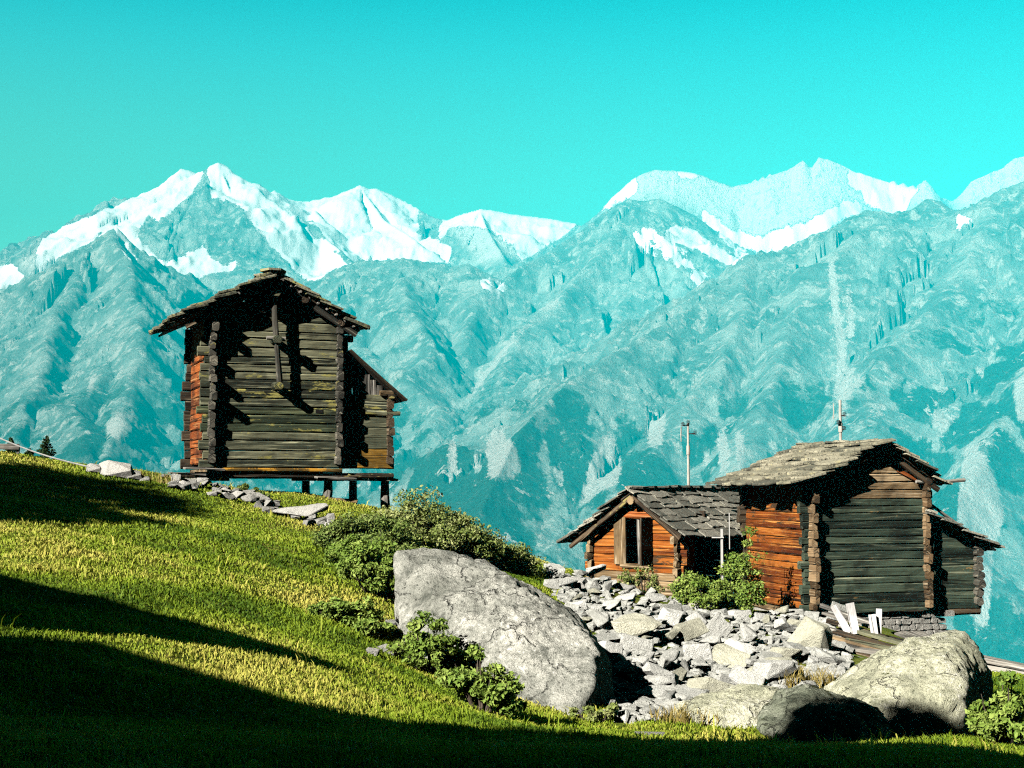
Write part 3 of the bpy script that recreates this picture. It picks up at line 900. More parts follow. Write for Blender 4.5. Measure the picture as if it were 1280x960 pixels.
P_WHITE = plain('white_painted_metal', (0.50, 0.50, 0.48), 0.45, 0, 6, 0.15)
P_POLE = plain('pale_weathered_pole', (0.46, 0.44, 0.39), 0.7, 0, 5, 0.3)
P_DARK = plain('dark_metal', (0.03, 0.03, 0.03), 0.5)
P_BLACK = plain('painted_interior_shade', (0.012, 0.011, 0.010), 0.95)
P_CABLE = plain('pale_cable', (0.55, 0.55, 0.53), 0.5)
P_BARK = wood('shrub_bark', ((0.03, 0.024, 0.018), (0.08, 0.062, 0.045), (0.15, 0.12, 0.09)), (0.22, 0.19, 0.15))
# ------------------------------------------------------------------ log buildings
UPZ = Vector((0, 0, 1))


class Frame:
    """local frame of a building: x along the gable front, y away from the viewer, z up; origin at the front left corner"""

    def __init__(self, px_, py_, Y, a_deg):
        self.o = P(px_, py_, Y)
        self.a = math.radians(a_deg)
        self.ex = Vector((math.cos(self.a), math.sin(self.a), 0))
        self.ey = Vector((-math.sin(self.a), math.cos(self.a), 0))

    def at(self, px_, py_, v=0.0):
        """local point on the plane y = v seen at a pixel"""
        d = P(px_, py_, 1.0)
        t = (self.o.dot(self.ey) + v) / d.dot(self.ey)
        q = d * t - self.o
        return Vector((q.dot(self.ex), v, q.z))

    def ground(self, x, y):
        w = self.o + self.ex * x + self.ey * y
        return gz(w.x, w.y) - self.o.z

    def world(self, p):
        return self.o + self.ex * p[0] + self.ey * p[1] + UPZ * p[2]


def log_courses(rng, z0, z1, h):
    z, out = z0, []
    while z < z1 - 0.4 * h:
        hh = h * rng.uniform(0.82, 1.2)
        if z + hh > z1 - 0.3 * h:
            hh = z1 - z
        out.append((z, hh)); z += hh
    return out


def slab_roof(mb, O, A, U, La, Ls, rng, step=0.36, w=(0.4, 0.8), th=0.045, ragged=0.12, lift=0.02):
    """overlapping irregular stone slabs: O lower front corner, A along the eave, U up the slope"""
    A = A.normalized(); U = U.normalized(); N = A.cross(U).normalized()
    if N.z < 0:
        N = -N
    rows = int(math.ceil(Ls / step))
    for i in range(rows):
        u0 = i * step - 0.06
        s = -rng.uniform(0, 0.3) - 0.04
        while s < La:
            ww = rng.uniform(*w)
            if s + ww > La + 0.12:
                ww = La + 0.10 - s
            if ww < 0.16:
                break
            ll = min(step * rng.uniform(1.5, 1.9), Ls - u0 + 0.10)
            hw, k = ww / 2, []
            n = 9
            low = -rng.uniform(0, ragged)
            outl = [(-hw, low + rng.uniform(-.04, .06)), (-hw * 0.5, low + rng.uniform(-.05, .03)), (hw * 0.1, low + rng.uniform(-.05, .03)), (hw * 0.62, low + rng.uniform(-.05, .03)), (hw, low + rng.uniform(-.04, .07)),
                    (hw * rng.uniform(.92, 1.05), ll * 0.5), (hw * rng.uniform(.85, 1.0), ll), (-hw * rng.uniform(.85, 1.0), ll), (-hw * rng.uniform(.92, 1.05), ll * 0.5)]
            tl = -math.atan2(th * 1.05, step) + rng.uniform(-0.035, 0.035)
            Ud = (U * math.cos(-tl) + N * math.sin(tl) * -0.0).normalized()
            Ud = (U * math.cos(tl) + N * math.sin(tl)).normalized()
            Ad = (A + N * rng.uniform(-0.04, 0.04) + U * rng.uniform(-0.05, 0.05)).normalized()
            Nd = Ad.cross(Ud).normalized()
            if Nd.z < 0:
                Nd = -Nd
            c = O + A * (s + hw) + U * u0 + N * (lift + th * 2.0 + rng.uniform(0, 0.02))
            M = Matrix(((Ad.x, Ud.x, Nd.x, c.x), (Ad.y, Ud.y, Nd.y, c.y), (Ad.z, Ud.z, Nd.z, c.z), (0, 0, 0, 1)))
            mb.prism(outl, th * rng.uniform(0.8, 1.35), M, rng, rng.random(), 0.006, 0.03)
            s += ww + rng.uniform(0.0, 0.02)
    return mb


def disc(mb, c, r, th, rng, n=14):
    out = [(r * math.cos(2 * math.pi * i / n) * rng.uniform(.88, 1.08), r * math.sin(2 * math.pi * i / n) * rng.uniform(.88, 1.08)) for i in range(n)]
    mb.prism(out, th, Matrix.Translation(c), rng, rng.random(), 0.008, 0.06)


# ============ 1. the granary on stilts
rng = random.Random(11)
G = Frame(263, 585, 32.6, 20)
gran = thing('raised_granary', 'tall dark log granary raised on wooden stilts with mossy stone slab roof', 'granary', G.o, G.a)
GW, GD = 2.98, 3.2
apex = G.at(345, 342, -0.36); eL = G.at(219, 397, -0.36); eR = G.at(449, 408, -0.36)
sl = (apex.z - eL.z) / (apex.x - eL.x); sr = (apex.z - eR.z) / (eR.x - apex.x)


def g_roof(x):
    return apex.z - (sl * (apex.x - x) if x < apex.x else sr * (x - apex.x)) - 0.16


def gable_front(frame_roof, W, y, z0, h, th, ext, rng, mats, parent, notch=None, zmid=None, names='front_wall'):
    """front log wall with gable; returns the built part(s). mats = [(z limit, material)] from below"""
    zt = max(frame_roof(x * W / 20) for x in range(21))
    mb = {}
    for z, hh in log_courses(rng, z0, zt, h):
        zc = z + hh * 0.75
        xs = [x * W / 60 for x in range(-20, 81) if frame_roof(x * W / 60) > zc]
        if not xs:
            continue
        x0, x1 = max(min(xs), -ext * rng.uniform(0.7, 1.3)), min(max(xs), W + ext * rng.uniform(0.6, 1.4))
        if x1 - x0 < 0.2:
            continue
        k = next(i for i, (zl, m_) in enumerate(mats) if z + hh * 0.5 < zl)
        mb.setdefault(k, MB()).beam((x0, y, z + hh / 2), (x1, y, z + hh / 2), th, hh * 0.985, rng, jit=0.008, bev=0.16, seg=14)
    return [b.build(names, mats[k][1], parent) for k, b in sorted(mb.items())]


def side_wall(x, y0, y1, z0, zt, h, th, ext0, ext1, rng, mat, parent, longer=(), name='side_wall', split=None):
    a, b = MB(), MB()
    cs = log_courses(rng, z0 + h * 0.5, zt, h)
    for i, (z, hh) in enumerate(cs):
        e = ext0 * rng.uniform(0.75, 1.25)
        for zz, ee in longer:
            if z <= zz < z + hh:
                e = ee
        xx = x + rng.uniform(-0.015, 0.015)
        a.beam((xx, y0 + 0.11, z + hh / 2), (xx, y1 + ext1 * rng.uniform(.7, 1.3), z + hh / 2), th, hh * 0.985, rng, jit=0.009, bev=0.16, seg=12)
        b.beam((xx + rng.uniform(-.02, .02), y0 - e, z + hh / 2), (xx, y0 + 0.10, z + hh / 2), th * rng.uniform(0.58, 0.88), hh * rng.uniform(0.95, 1.02), rng, jit=0.012, bev=0.16, seg=3)
    o = a.build(name, mat, parent)
    b.build('log_ends', split or mat, parent)
    return o


zl = lambda py, px_=345: G.at(px_, py, 0).z
gable_front(g_roof, GW, 0.0, 0.0, 0.2, 0.17, 0.26, rng,
            [(zl(545), W_DARK), (zl(508), W_DARKMOSS), (9, W_DARK)], gran)
gable_front(lambda x: g_roof(x), GW, GD, 0.0, 0.22, 0.17, 0.26, rng, [(9, W_BROWN)], gran, names='back_wall')
side_wall(0.0, 0, GD, 0.0, g_roof(0.0) - 0.02, 0.2, 0.17, 0.29, 0.3, rng, W_RED, gran, longer=((zl(412), .5), (zl(474), .42), (zl(497), .5)), split=W_ENDS)
side_wall(GW, 0, GD, 0.0, g_roof(GW) - 0.02, 0.2, 0.17, 0.27, 0.3, rng, W_BROWN, gran, split=W_ENDS)
# roof
b = MB()
dL = math.hypot(apex.x - eL.x, apex.z - eL.z); dR = math.hypot(eR.x - apex.x, apex.z - eR.z)
slab_roof(b, Vector((eL.x, -0.40, eL.z)), Vector((0, 1, 0)), Vector((apex.x - eL.x, 0, apex.z - eL.z)), GD + 0.7, dL, rng, 0.34, (0.4, 0.85), 0.055, 0.2, -0.02)
slab_roof(b, Vector((eR.x, -0.40, eR.z)), Vector((0, 1, 0)), Vector((apex.x - eR.x, 0, apex.z - eR.z)), GD + 0.7, dR, rng, 0.34, (0.4, 0.85), 0.055, 0.2, -0.02)
roof = b.build('roof', S_MOSS, gran)
b = MB()
s_ = -0.55
while s_ < GD + 0.4:
    c0 = Vector((apex.x + rng.uniform(-.06, .06), s_ + 0.3, apex.z + 0.10))
    b.prism([(rng.uniform(.24, .34) * math.cos(t * 1.047), 0.40 * rng.uniform(.8, 1.1) * math.sin(t * 1.047)) for t in range(6)], 0.05, Matrix.Translation(c0) @ Matrix.Rotation(rng.uniform(-.2, .2), 4, 'Y'), rng, rng.random(), .01)
    s_ += 0.55
b.build('ridge_slabs', S_MOSS, roof)
# boarding under the slabs, rafters, purlins, batten ends
b = MB()
for s0, sgn, E in ((sl, -1, eL), (sr, 1, eR)):
    for k in range(9):
        y = -0.31 + k * (GD + 0.74) / 8
        p0 = Vector((E.x - sgn * 0.05, y, E.z - 0.075 + 0.05 * s0)); p1 = Vector((apex.x, y, apex.z - 0.075))
        b.beam(p0, p1, 0.42 if 0 < k < 8 else 0.16, 0.05, rng, jit=0.01)
b.build('roof_boarding', W_BROWN, gran)
for E, sgn, s0 in ((eL, -1, sl), (eR, 1, sr)):
    b = MB()
    b.beam((E.x - sgn * (0.05 if sgn > 0 else 0.25), -0.30, E.z - 0.20), (apex.x + sgn * 0.08, -0.30, apex.z - 0.22), 0.09, 0.13, rng, jit=0.012)
    b.build('bargeboard', W_ENDS if sgn > 0 else W_BROWN, gran)
    b = MB()
    for k in range(9):
        t = (k + 0.6) / 9.3
        x = apex.x + (E.x - apex.x) * t; z = apex.z + (E.z - apex.z) * t - 0.085
        b.tube([(x, -0.41 - rng.uniform(0, .12), z), (x + .01, 0.3, z - 0.01)], rng.uniform(.026, .042), 7, rng.random())
    b.build('batten_ends', W_GREY, gran)
for x in (0.0, apex.x - 0.72, apex.x, apex.x + 0.70, GW):
    b = MB()
    b.tube([(x, -0.34 - rng.uniform(0, .12), g_roof(x) - 0.02), (x, 1.4, g_roof(x)), (x, GD + 0.4, g_roof(x))], 0.085, 9, rng.random())
    b.build('purlin', W_BROWN, gran)
# clamp post on the front with its pegs
ct = G.at(341, 362, -0.32); cb_ = G.at(351, 490, -0.32)
b = MB(); b.beam((cb_.x, -0.30, cb_.z), (ct.x, -0.34, ct.z), 0.13, 0.12, rng, up=Vector((0, -1, 0)), jit=0.014, rnd=.5)
b.build('clamp_post', W_ENDS, gran)
for (x_, y_, e_) in ((345, 424, .56), (347, 482, .50), (343, 366, .5)):
    q = G.at(x_, y_, -0.4)
    b = MB(); b.beam((q.x, 0.05, q.z), (q.x + .02, -e_, q.z), 0.19, 0.17, rng, jit=0.015)
    b.build('peg', W_DARK, gran)
b = MB(); q = G.at(345, 425, -0.40); b.beam((q.x - .22, -0.40, q.z + .04), (q.x + .22, -0.42, q.z + .03), 0.1, 0.09, rng, jit=.012); b.build('cross_peg', W_GREY, gran)
# little loophole: a black box whose colour stands for the shade inside
b = MB(); q = G.at(399, 514, -0.095); b.box((q.x, -0.086, q.z), (0.17, 0.02, 0.09)); b.build('loophole', P_BLACK, gran)
# floor
b = MB()
for k in range(10):
    b.beam((-.05, 0.05 + k * GD / 9.2, -0.06), (GW + .05, 0.05 + k * GD / 9.2, -0.06), 0.33, 0.07, rng, jit=.006)
b.build('floor', W_TAN, gran)
for y in (-0.02, GD * 0.5, GD):
    b = MB(); b.beam((-0.35, y + .04, -0.16), (GW + 1.38, y + .04, -0.18), 0.2, 0.13, rng, jit=.012); b.build('sill_beam', W_BROWN, gran)
b = MB(); b.beam((-.02, -0.10, -0.045), (GW + .1, -0.10, -0.055), .10, .10, rng, jit=.006); b.build('front_sill', W_RUST, gran)
# lean-to
LX0, LX1, LD = GW + 0.10, GW + 1.30, 2.7
lt0 = G.at(437, 438, -0.15); lt1 = G.at(507, 501, -0.15)
ls_ = (lt0.z - lt1.z) / (lt1.x - lt0.x)
lean = lambda x: lt0.z - ls_ * (x - lt0.x) - 0.10
mbs = {}
for z, hh in log_courses(rng, 0.0, lean(LX1) - 0.05, 0.22):
    k = 0 if z < 0.42 else 1
    mbs.setdefault(k, MB()).beam((LX0, 0.12, z + hh / 2), (LX1 + rng.choice([.02, .05, .12, .02]), 0.12, z + hh / 2), 0.15, hh * 1.06, rng, jit=.009, bev=.16)
q = G.at(500, 516, 0.02); mbs[1].beam((LX0 + .2, 0.04, q.z), (q.x, 0.02, q.z - .02), 0.10, 0.11, rng, jit=.01)
mbs[0].build('lean_to_wall', W_RUST, gran); mbs[1].build('lean_to_wall', W_DARK, gran)
b = MB()
x = LX0 + 0.05
while x < LX1 - 0.02:
    b.beam((x, 0.10, lean(LX1) - 0.08), (x + rng.uniform(-.01, .01), 0.10, lean(x) - 0.02), 0.035, 0.14, rng, up=Vector((1, 0, 0)), jit=.006)
    x += 0.152
b.build('lean_to_boards', W_GREY, gran)
b = MB()
for z, hh in log_courses(rng, 0.1, lean(LX1) - 0.03, 0.22):
    b.beam((LX1, 0.12 - rng.uniform(.12, .3), z + hh / 2), (LX1, LD, z + hh / 2), 0.15, hh * .98, rng, jit=.01, bev=.18)
b.build('lean_to_side', W_BROWN, gran)
b = MB()
Ud = Vector((lt0.x - lt1.x, 0, lt0.z - lt1.z))
for k in range(8):
    y = -0.12 + k * (LD + .3) / 7.5
    b.beam((lt1.x, y, lt1.z), (lt0.x, y, lt0.z), 0.37, 0.05, rng, jit=.008)
b.build('lean_to_roof', W_BROWN, gran)
b = MB(); q = G.at(487, 491, -0.1); b.beam((q.x - .22, -0.02, q.z), (q.x + .1, -0.02, q.z - .01), .12, .12, rng); b.build('lean_to_purlin', W_TAN, gran)
# stilts with their mouse stones
for (x_, y_, zt) in ((-0.02, 0.35, -0.24), (GW - 0.15, 0.25, -0.24), (LX1 - 0.02, 0.35, -0.24), (0.0, GD - .1, -0.24), (GW - .1, GD - .1, -0.24), (LX1 - .25, GD - .5, -0.24)):
    zg = G.ground(x_, y_) - 0.12
    b = MB(); b.tube([(x_ + rng.uniform(-.05, .05), y_, zg), (x_, y_, (zg + zt) / 2), (x_, y_, zt - .06)], [.125, .115, .10], 9, rng.random()); b.build('stilt', W_GREY, gran)
    b = MB(); disc(b, (x_ + rng.uniform(-.1, .1), y_, zt + 0.005), rng.uniform(.38, .5), .06, rng); b.build('mouse_stone', S_GREY, gran)
for (x0_, x1_, z_) in ((-.95, -.15, -.03), (-.62, .28, .09), (GW - .55, GW + .4, -.12)):
    b = MB(); b.beam((x0_, -0.22, z_ - .1), (x1_, -0.16, z_ - .12), .3, .05, rng, jit=.015); b.build('floor_plank', W_GREY, gran)

# ============ 2. the right log cabin
rng = random.Random(23)
B = Frame(1013, 768, 34.0, 16)
barn = thing('log_cabin', 'larger log cabin with orange side wall and dark tarred front, lichened slab roof', 'cabin', B.o, B.a)
BW, BD = 3.12, 3.4
FO = 0.36
bap = B.at(1107, 553, -FO); bL = B.at(986, 606, -FO); bR = B.at(1181, 604, -FO)
bsl = (bap.z - bL.z) / (bap.x - bL.x); bsr = (bap.z - bR.z) / (bR.x - bap.x)
b_roof = lambda x: bap.z - (bsl * (bap.x - x) if x < bap.x else bsr * (x - bap.x)) - 0.17
zl = lambda py: B.at(1085, py, 0).z
gable_front(b_roof, BW, 0.0, 0.0, 0.2, 0.17, 0.22, rng, [(zl(627), W_GREENBLACK), (9, W_TAN)], barn)
gable_front(b_roof, BW, BD, 0.0, 0.25, 0.17, 0.22, rng, [(9, W_BROWN)], barn, names='back_wall')
side_wall(0.0, 0, BD, 0.0, b_roof(0.0) - .02, 0.2, 0.17, 0.34, 0.25, rng, W_ORANGE, barn, split=W_ENDTAN)
side_wall(BW, 0, BD, 0.0, b_roof(BW) - .02, 0.2, 0.17, 0.24, 0.25, rng, W_BROWN, barn, split=W_ENDTAN)
b = MB()
dL = math.hypot(bap.x - bL.x, bap.z - bL.z); dR = math.hypot(bR.x - bap.x, bap.z - bR.z)
slab_roof(b, Vector((bL.x, -FO - .02, bL.z)), Vector((0, 1, 0)), Vector((bap.x - bL.x, 0, bap.z - bL.z)), BD + FO + .5, dL, rng, 0.33, (0.3, 0.95), 0.055, 0.24, -0.02)
slab_roof(b, Vector((bR.x, -FO - .02, bR.z)), Vector((0, 1, 0)), Vector((bap.x - bR.x, 0, bap.z - bR.z)), BD + FO + .5, dR, rng, 0.32, (0.4, 0.8), 0.045, 0.16, -0.02)
broof = b.build('roof', S_YELLOW, barn)
b = MB()
s_ = -FO
while s_ < BD + 0.3:
    c0 = Vector((bap.x + rng.uniform(-.06, .06), s_ + 0.3, bap.z + 0.085))
    b.prism([(rng.uniform(.22, .32) * math.cos(t * 1.047), 0.40 * rng.uniform(.8, 1.1) * math.sin(t * 1.047)) for t in range(6)], 0.045, Matrix.Translation(c0) @ Matrix.Rotation(rng.uniform(-.15, .15), 4, 'Y'), rng, rng.random(), .01)
    s_ += 0.55
b.build('ridge_slabs', S_YELLOW, broof)
b = MB()
for s0, sgn, E in ((bsl, -1, bL), (bsr, 1, bR)):
    for k in range(10):
        y = -FO + .10 + k * (BD + FO + .2) / 9
        b.beam((E.x - sgn * 0.06, y, E.z - 0.075 + .06 * s0), (bap.x, y, bap.z - 0.075), 0.46 if 0 < k else .2, 0.05, rng, jit=0.01)
b.build('roof_boarding', W_BROWN, barn)
for x in (0.0, bap.x - 0.8, bap.x, bap.x + 0.7, BW):
    b = MB(); b.tube([(x, -FO + rng.uniform(.05, .2), b_roof(x) - 0.02), (x, 1.4, b_roof(x)), (x, BD + 0.4, b_roof(x))], 0.09, 9, rng.random()); b.build('purlin', W_BROWN, barn)
b = MB(); b.beam((bR.x - .1, -FO + .12, bR.z - .16), (bap.x, -FO + .12, bap.z - .19), .09, .13, rng); b.beam((bL.x + .3, -FO + .12, bL.z - .05), (bap.x, -FO + .12, bap.z - .19), .09, .12, rng)
b.build('bargeboard', W_BROWN, barn)
# red strut under the right eave, pole and slanting bar on the right
q0, q1 = B.at(1122, 587, -.12), B.at(1148, 602, -.12)
b = MB(); b.beam(q0, q1, .07, .09, rng); b.build('gable_strut', W_RED, barn)
q0, q1 = B.at(1172, 603, -.2), B.at(1206, 600, -.2)
b = MB(); b.tube([q0 - Vector((.6, 0, -.02)), q0, q1], .045, 8, .6); b.build('pole', W_GREY, barn)
q0, q1 = B.at(1160, 628, .1), B.at(1208, 664, .1)
b = MB(); b.tube([q0, q1], [.035, .05], 8, .7); b.build('slanting_pole', W_GREY, barn)
# lean-to on the right
RX0, RX1, RD = BW + 0.12, BW + 1.55, 2.6
r0 = B.at(1158, 641, -.1); r1 = B.at(1243, 684, -.1)
rs = (r0.z - r1.z) / (r1.x - r0.x)
rl = lambda x: r0.z - rs * (x - r0.x) - .08
b = MB()
for z, hh in log_courses(rng, 0.02, rl(RX0 + .3) - .02, 0.2):
    xe = RX1
    while xe > RX0 and rl(xe) < z + hh * .8:
        xe -= 0.05
    if xe - RX0 > .15:
        b.beam((RX0, 0.17, z + hh / 2), (xe + (rng.uniform(0, .12) if xe >= RX1 else 0), 0.17, z + hh / 2), .15, hh * 1.05, rng, jit=.008, bev=.16)
b.build('lean_to_wall', W_GREENBLACK, barn)
a_, e_ = MB(), MB()
for z, hh in log_courses(rng, 0.1, rl(RX1), 0.2):
    a_.beam((RX1, 0.27, z + hh / 2), (RX1, RD, z + hh / 2), .15, hh * .98, rng, bev=.16)
    e_.beam((RX1 + rng.uniform(-.02, .02), 0.17 - rng.uniform(.16, .28), z + hh / 2), (RX1, 0.26, z + hh / 2), .2, hh * .97, rng, jit=.016, bev=.25, seg=3)
a_.build('lean_to_side', W_BROWN, barn); e_.build('lean_to_log_ends', W_ENDS, barn)
b = MB(); b.beam((RX0 - .1, 0.2, -0.06), (RX1 + .1, 0.2, -.05), .22, .18, rng); b.build('lean_to_sill', W_BROWN, barn)
b = MB()
slab_roof(b, Vector((r1.x, -.15, r1.z)), Vector((0, 1, 0)), Vector((r0.x - r1.x, 0, r0.z - r1.z)), RD + .5, math.hypot(r1.x - r0.x, r1.z - r0.z), rng, .34, (.4, .8), .045, .14, -.02)
lr = b.build('lean_to_roof', S_GREY, barn)
b = MB()
for k in range(7):
    y = -.05 + k * (RD + .3) / 6.5
    b.beam((r1.x - .05, y, r1.z - .06), (r0.x, y, r0.z - .06), .4, .05, rng)
b.build('boarding', W_BROWN, lr)
for px_ in (1176, 1228):
    q = B.at(px_, 660 + (px_ - 1176) * .44, .1); b = MB(); b.tube([(q.x, -.02, rl(q.x) - .04), (q.x, RD, rl(q.x) - .04)], .08, 8, .8); b.build('lean_to_purlin', W_TAN, barn)
# stone footing
b = MB()
z = -0.62
for cz in range(4):
    x = -0.15
    while x < BW + .62:
        w_ = rng.uniform(.12, .34)
        h_ = .15 * rng.uniform(.8, 1.05)
        out = [(-w_ / 2, -h_ / 2 + .03), (-w_ / 2 + .03, -h_ / 2), (w_ / 2 - .03, -h_ / 2), (w_ / 2, -h_ / 2 + .02), (w_ / 2 - .01, h_ / 2 - .02), (w_ / 2 - .04, h_ / 2), (-w_ / 2 + .02, h_ / 2)]
        M = Matrix.Translation((x + w_ / 2, 0.03 + rng.uniform(-.03, .03), z + h_ / 2)) @ Matrix.Rotation(math.radians(90), 4, 'X')
        b.prism([(p[0], p[1]) for p in out], .3, M, rng, rng.random(), .012, .05)
        x += w_ + .012
    z += .155
b.box((BW / 2, .22, -.5), (BW + .2, .3, .9))
b.build('stone_footing', R_MORTAR, barn)
b = MB()
b.beam((-.02, .12, -.02), (-.02, BD, -.02), .2, .14, rng); b.build('side_sill', W_TAN, barn)
b = MB(); b.box((0.06, BD / 2, -.5), (.3, BD - .2, .9)); b.build('side_footing', R_MORTAR, barn)
b = MB()
for k in range(10):
    b.beam((.1, .1 + k * BD / 9.3, .03), (BW - .1, .1 + k * BD / 9.3, .03), .36, .05, rng)
b.build('floor', W_BROWN, barn)

# ============ 3. the small orange hut
rng = random.Random(37)
Hh = Frame(743, 722, 38.0, -43)
hut = thing('log_hut', 'small low orange log hut with open dark window and grey slab roof', 'hut', Hh.o, Hh.a)
HW, HD = 2.85, 4.6
HO = 0.45
hap = Hh.at(788, 612, -HO); hL = Hh.at(708, 676, -HO); hR = Hh.at(853, 668, -HO)
hsl = (hap.z - hL.z) / (hap.x - hL.x); hsr = (hap.z - hR.z) / (hR.x - hap.x)
h_roof = lambda x: hap.z - (hsl * (hap.x - x) if x < hap.x else hsr * (x - hap.x)) - 0.15
w0, w1 = Hh.at(783, 646, 0), Hh.at(817, 706, 0)        # window opening
zt = max(h_roof(x * HW / 20) for x in range(21))
b, b2 = MB(), MB()
for z, hh in log_courses(rng, -0.35, zt, 0.19):
    zc = z + hh * .75
    xs = [x * HW / 60 for x in range(-20, 81) if h_roof(x * HW / 60) > zc]
    if not xs:
        continue
    x0, x1 = max(min(xs), -.2 * rng.uniform(.7, 1.3)), min(max(xs), HW + .2 * rng.uniform(.6, 1.4))
    if w1.z < z + hh / 2 < w0.z:
        b.beam((x0, 0, z + hh / 2), (w0.x, 0, z + hh / 2), .16, hh * .985, rng, jit=.008, bev=.16)
        b.beam((w1.x, 0, z + hh / 2), (x1, 0, z + hh / 2), .16, hh * .985, rng, jit=.008, bev=.16)
    elif x1 - x0 > .2:
        (b2 if z < .12 else b).beam((x0, 0, z + hh / 2), (x1, 0, z + hh / 2), .16, hh * .985, rng, jit=.008, bev=.16)
b.build('front_wall', W_ORANGE, hut)
b2.build('front_wall_foot', W_TAN, hut)
win = MB()
win.beam((w0.x - .35, -.11, w0.z + .06), (w1.x + .2, -.11, w0.z + .06), .08, .17, rng); win = win.build('lintel', W_RED, hut)
b = MB(); b.beam((w0.x - .1, -.12, w1.z - .05), (w1.x + .05, -.12, w1.z - .05), .1, .11, rng); b.build('window_sill', W_TAN, hut)
fr = MB()
for px_ in (797, 807):
    q = Hh.at(px_, 675, -.1); fr.beam((q.x, -.06, w1.z), (q.x, -.06, w0.z), .06, .07, rng, up=Vector((1, 0, 0)))
fr.build('window_frame', W_GREY, hut)
q0, q1 = Hh.at(768, 646, -.12), Hh.at(783, 705, -.12)
b = MB(); b.beam(((q0.x + q1.x) / 2, -.13, w1.z - .02), ((q0.x + q1.x) / 2, -.13, w0.z), .05, abs(q1.x - q0.x), rng, up=Vector((1, 0, 0)), jit=.005, bev=.1); b.build('shutter', W_TAN, hut)
b = MB(); b.beam((w1.x + .02, -.34, w1.z), (w1.x + .02, -.34, w0.z), .46, .05, rng, up=Vector((1, 0, 0)), jit=.005, bev=.1); b.build('shutter', W_BROWN, hut)
b = MB(); b.box((HW / 2, 1.3, .8), (HW - .3, .05, 2.0)); b.build('inner_wall', W_BROWN, hut)
side_wall(0.0, 0, HD, -0.35, h_roof(0) - .02, .19, .16, .26, .25, rng, W_BROWN, hut, split=W_TAN)
side_wall(HW, 0, 0.45, -0.35, h_roof(HW) - .02, .19, .16, .26, .05, rng, W_ORANGE, hut, split=W_TAN)
b = MB()
for z, hh in log_courses(rng, -.35, h_roof(HW) - .05, .19):
    b.beam((HW, 2.5, z + hh / 2), (HW, HD, z + hh / 2), .16, hh * .98, rng, bev=.16)
b.build('side_wall', W_BROWN, hut)
gable_front(h_roof, HW, HD, -.35, .22, .16, .2, rng, [(9, W_BROWN)], hut, names='back_wall')
b = MB()
dL = math.hypot(hap.x - hL.x, hap.z - hL.z); dR = math.hypot(hR.x - hap.x, hap.z - hR.z)
slab_roof(b, Vector((hL.x, -HO - .02, hL.z)), Vector((0, 1, 0)), Vector((hap.x - hL.x, 0, hap.z - hL.z)), HD + HO + .2, dL, rng, .34, (.4, .9), .045, .14, -.02)
slab_roof(b, Vector((hR.x, -HO - .02, hR.z)), Vector((0, 1, 0)), Vector((hap.x - hR.x, 0, hap.z - hR.z)), HD + HO + .2, dR, rng, .30, (.3, .85), .030, .2, -.02)
hroof = b.build('roof', S_GREY, hut)
b = MB()
s_ = -HO
while s_ < HD:
    c0 = Vector((hap.x + rng.uniform(-.05, .05), s_ + .3, hap.z + .085))
    b.prism([(rng.uniform(.2, .3) * math.cos(t * 1.047), .4 * rng.uniform(.8, 1.1) * math.sin(t * 1.047)) for t in range(6)], .05, Matrix.Translation(c0) @ Matrix.Rotation(rng.uniform(-.15, .15), 4, 'Y'), rng, rng.random(), .01)
    s_ += .5
b.build('ridge_slabs', S_GREY, hroof)
b = MB()
for s0, sgn, E in ((hsl, -1, hL), (hsr, 1, hR)):
    for k in range(11):
        y = -HO + .08 + k * (HD + HO + .1) / 10
        b.beam((E.x - sgn * .06, y, E.z - .075 + .06 * s0), (hap.x, y, hap.z - .075), .48 if k else .15, .05, rng, jit=.01)
b.build('roof_boarding', W_BROWN, hut)
b = MB(); b.beam((hL.x + .1, -HO + .05, hL.z - .15), (hap.x, -HO + .05, hap.z - .19), .08, .12, rng); b.beam((hR.x - .1, -HO + .05, hR.z - .12), (hap.x, -HO + .05, hap.z - .19), .08, .11, rng); b.build('bargeboard', W_BROWN, hut)
b = MB(); b.tube([(hap.x + .02, -HO - .03, hap.z - .28), (hap.x, HD, hap.z - .28)], .11, 9, .9); b.build('ridge_purlin', W_TAN, hut)
for x in (0.0, HW):
    b = MB(); b.tube([(x, -HO + .1, h_roof(x) - .02), (x, HD, h_roof(x) - .02)], .08, 8, .7); b.build('purlin', W_TAN, hut)
# ------------------------------------------------------------------ boulders and stones
from mathutils.bvhtree import BVHTree


